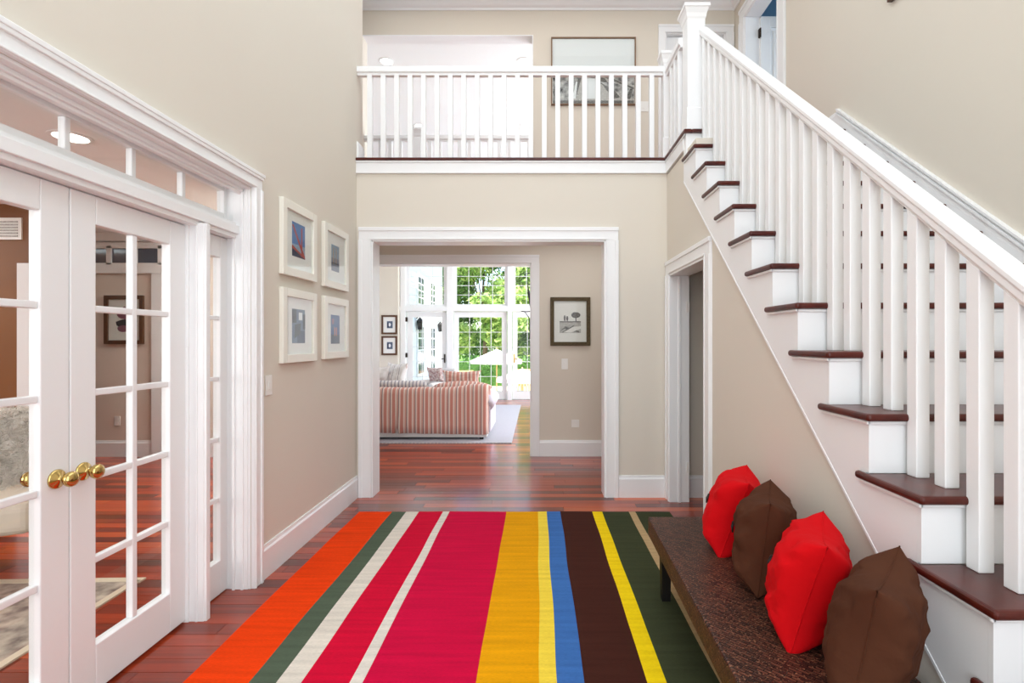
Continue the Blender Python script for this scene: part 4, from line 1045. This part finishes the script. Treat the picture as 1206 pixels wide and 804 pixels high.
hw = thing('house_wing', 'white clapboard house wing outside the left garden door', 'building', (-3.2, 14.5, GZ))
wx = -3.2
MB().box(wx-4, wx-.02, 12.2, 17.2, GZ+.02, 4.4).build('wall', 'siding', hw)
m = MB(); z = GZ+.02
while z < 4.35:
    m.prism([(wx-.02, z), (wx, z), (wx-.012, z+.15), (wx-.02, z+.15)], 'y', 12.2, 17.22); z += .15
o = m.build('clapboards', 'siding', hw); o['kind'] = 'stuff'
m = MB().prism([(wx-4, 4.9), (wx+.5, 4.4), (wx+.5, 4.3), (wx-4, 4.4)], 'y', 12.0, 17.5); m.build('roof', 'roof', hw)
MB().box(wx-.03, wx+.015, 17.1, 17.25, GZ, 4.4).build('corner_board', 'white', hw)
for yc in (14.0, 15.6):
    for (z0_, z1_) in ((.45, 1.75), (2.35, 3.1)):
        f_ = MB(); f_.box(wx-.01, wx+.03, yc-.42, yc+.42, z0_-.07, z1_+.07).build('window', 'white', hw)
        fo = C.objects[-1] if False else None
        m = MB()
        pn = [(yc-.34+.34*i, yc-.34+.34*i+.31) for i in range(2)]
        for (p0, p1) in pn:
            hh = (z1_-z0_)/4
            for j in range(4): m.box(wx+.028, wx+.034, p0+.015, p1-.015, z0_+hh*j+.02, z0_+hh*(j+1)-.02)
        m.build('window_panes', 'darkglass', hw)
for i, yc in enumerate((13.55, 16.4)):
    l_ = thing('wall_lantern', ('dark wall lantern on near end of the white house wing', 'dark wall lantern on far end of the white house wing')[i], 'lantern', (wx+.1, yc, 1.8), 0, 'lanterns on the house wing')
    MB().lathe((wx+.1, yc, 1.65), (0, 0, 1), [(0, 0), (.06, 0), (.09, .22), (.10, .23), (.02, .32), (0, .33)], 8).build('lantern_body', 'black', l_)
    MB().tube([(wx, yc, 1.95), (wx+.1, yc, 2.02), (wx+.1, yc, 1.97)], .012).build('bracket', 'black', l_)

def parasol(label, x, y, zr, zt, r):
    p = thing('parasol', label, 'parasol', (x, y, GZ), 0, 'garden parasols')
    m = MB(); n = 8; vs = [(x, y, zt)]; fs = []
    for i in range(n): vs.append((x+r*math.cos(2*PI*(i+.5)/n), y+r*math.sin(2*PI*(i+.5)/n), zr))
    for i in range(n): vs.append((vs[1+i][0], vs[1+i][1], zr-.12))
    for i in range(n):
        j = (i+1) % n; fs += [(0, 1+i, 1+j), (1+i, 1+n+i, 1+n+j, 1+j)]
    o = m.add(vs, fs).build('canopy', 'canvas', p); q = o.modifiers.new('s', 'SOLIDIFY'); q.thickness = .01
    MB().tube([(x, y, GZ+.05), (x, y, zt+.05)], .025).build('pole', 'teak', p)
    MB().lathe((x, y, GZ+.02), (0, 0, 1), [(0, 0), (.28, 0), (.25, .06), (0, .07)]).build('base', 'stone', p)
    for i in range(n): MB().tube([(x, y, zt-.05), (vs[1+i][0], vs[1+i][1], zr-.02)], .01, 5).build('rib', 'teak', p)
parasol('white parasol seen through the centre garden door', (585-632)/600*20, 20, gz(425, 20)+.03, gz(411, 20), 1.05)
parasol('lower white parasol seen through the right garden door', (615-632)/600*17, 17, gz(445, 17), gz(434, 17), .9)
def patio_chair(label, x, y, rz):
    c_ = thing('patio_chair', label, 'chair', (x, y, GZ+.02), rz, 'teak patio chairs')
    MB().box(-.28, .28, -.28, .28, .38, .42).build('seat', 'teak', c_, local=True)
    for i in range(5): MB().box(-.26+.108*i, -.19+.108*i, .24, .27, .42, 1.15).build('back_slat', 'teak', c_, local=True)
    MB().box(-.29, .29, .23, .28, 1.12, 1.2).build('top_rail', 'teak', c_, local=True)
    for x_ in (-.26, .26):
        for y_ in (-.26, .26): MB().square_post(x_, y_, [(.025, 0), (.025, .4)]).build('leg', 'teak', c_, local=True)
patio_chair('teak patio chair left of the centre parasol', (547-632)/600*18, 18, PI+.2)
patio_chair('teak patio chair beneath the right parasol', (620-632)/600*18.6, 18.4, .4)
# hedges and trees
def foliage(clusters, nleaf, size, seed):
    rnd = random.Random(seed); m = MB()
    vol = [a*b_*c_ for (_, (a, b_, c_)) in clusters]; tot = sum(vol)
    for (c, r), v_ in zip(clusters, vol):
        for q in range(int(nleaf*v_/tot)):
            d = Vector((rnd.gauss(0, 1), rnd.gauss(0, 1), rnd.gauss(0, 1))).normalized()*(rnd.uniform(.55, 1.05))
            p = Vector((c[0]+d.x*r[0], c[1]+d.y*r[1], c[2]+d.z*r[2]))
            a = Vector((rnd.uniform(-1, 1), rnd.uniform(-1, 1), rnd.uniform(-1, 1))).normalized(); b_ = a.cross(Vector((rnd.uniform(-1, 1), rnd.uniform(-1, 1), rnd.uniform(-1, 1)))).normalized()
            s_ = size*rnd.uniform(.6, 1.3)
            m.add([p-a*s_, p-b_*s_*.45, p+a*s_, p+b_*s_*.45], [(0, 1, 2, 3)])
    return m
def tree(label, x, y, h, r, lm, seed, cat='tree', low=.25):
    rnd = random.Random(seed)
    t_ = thing('leafy_tree', label, cat, (x, y, GZ), 0, 'trees behind the patio')
    MB().tube([(x, y, GZ), (x+.1, y, GZ+h*.3), (x-.05, y, GZ+h*.6), (x, y, GZ+h*.85)], [.18, .14, .09, .03], 8).build('trunk', 'bark', t_, smooth=True)
    cl = []
    for i in range(16):
        zz = GZ+h*rnd.uniform(low, .95); rr = r*(1-.5*abs((zz-GZ)/h-.5))*rnd.uniform(.3, .55)
        a = rnd.uniform(0, 2*PI); q = r*rnd.uniform(.1, .75)
        cl.append(((x+q*math.cos(a), y+q*math.sin(a), zz), (rr, rr, rr*.8)))
        if i % 3 == 0: MB().tube([(x, y, GZ+h*.4), (x+q*math.cos(a)*.8, y+q*math.sin(a)*.8, zz)], [.06, .02], 6).build('branch', 'bark', t_, smooth=True)
    o_ = foliage(cl, 8500, .2, seed).build('crown', lm, t_); o_['kind'] = 'stuff'
tr_pos = [(-6.2, 34, 9, 3.2, 'leaf2', 'tree behind the far end of the house wing'), (-3.2, 31, 8.5, 3.0, 'leaf', 'bright green tree behind the left half of the centre door'),
          (.2, 33, 9.5, 3.4, 'leaf', 'bright green tree behind the parasols'), (3.4, 31, 8, 3.0, 'leaf2', 'darker tree behind the right garden door'),
          (-1.4, 38, 12, 4.5, 'leaf2', 'tallest tree at the back of the garden centre'), (-7.5, 40, 12, 4.6, 'leaf', 'tall tree at the back left of the garden'), (4.5, 40, 12, 4.6, 'leaf', 'tall tree at the back right of the garden')]
for i, (x, y, h_, r_, lm, lab) in enumerate(tr_pos): tree(lab, x, y, h_, r_, lm, 50+i, low=.12)
hg = thing('hedge', 'clipped dark green hedge behind the parasols', 'hedge', (-1, 25, GZ))
cl = [((-6+.9*i, 25.2+.2*(i % 2), GZ+.75), (.65, .55, .8)) for i in range(14)]
MB().box(-6.4, 6.4, 25.0, 25.5, GZ, GZ+1.1).build('inner_growth', 'leaf3', hg)
o = foliage(cl, 16000, .06, 9).build('leaves', 'leaf3', hg); o['kind'] = 'stuff'
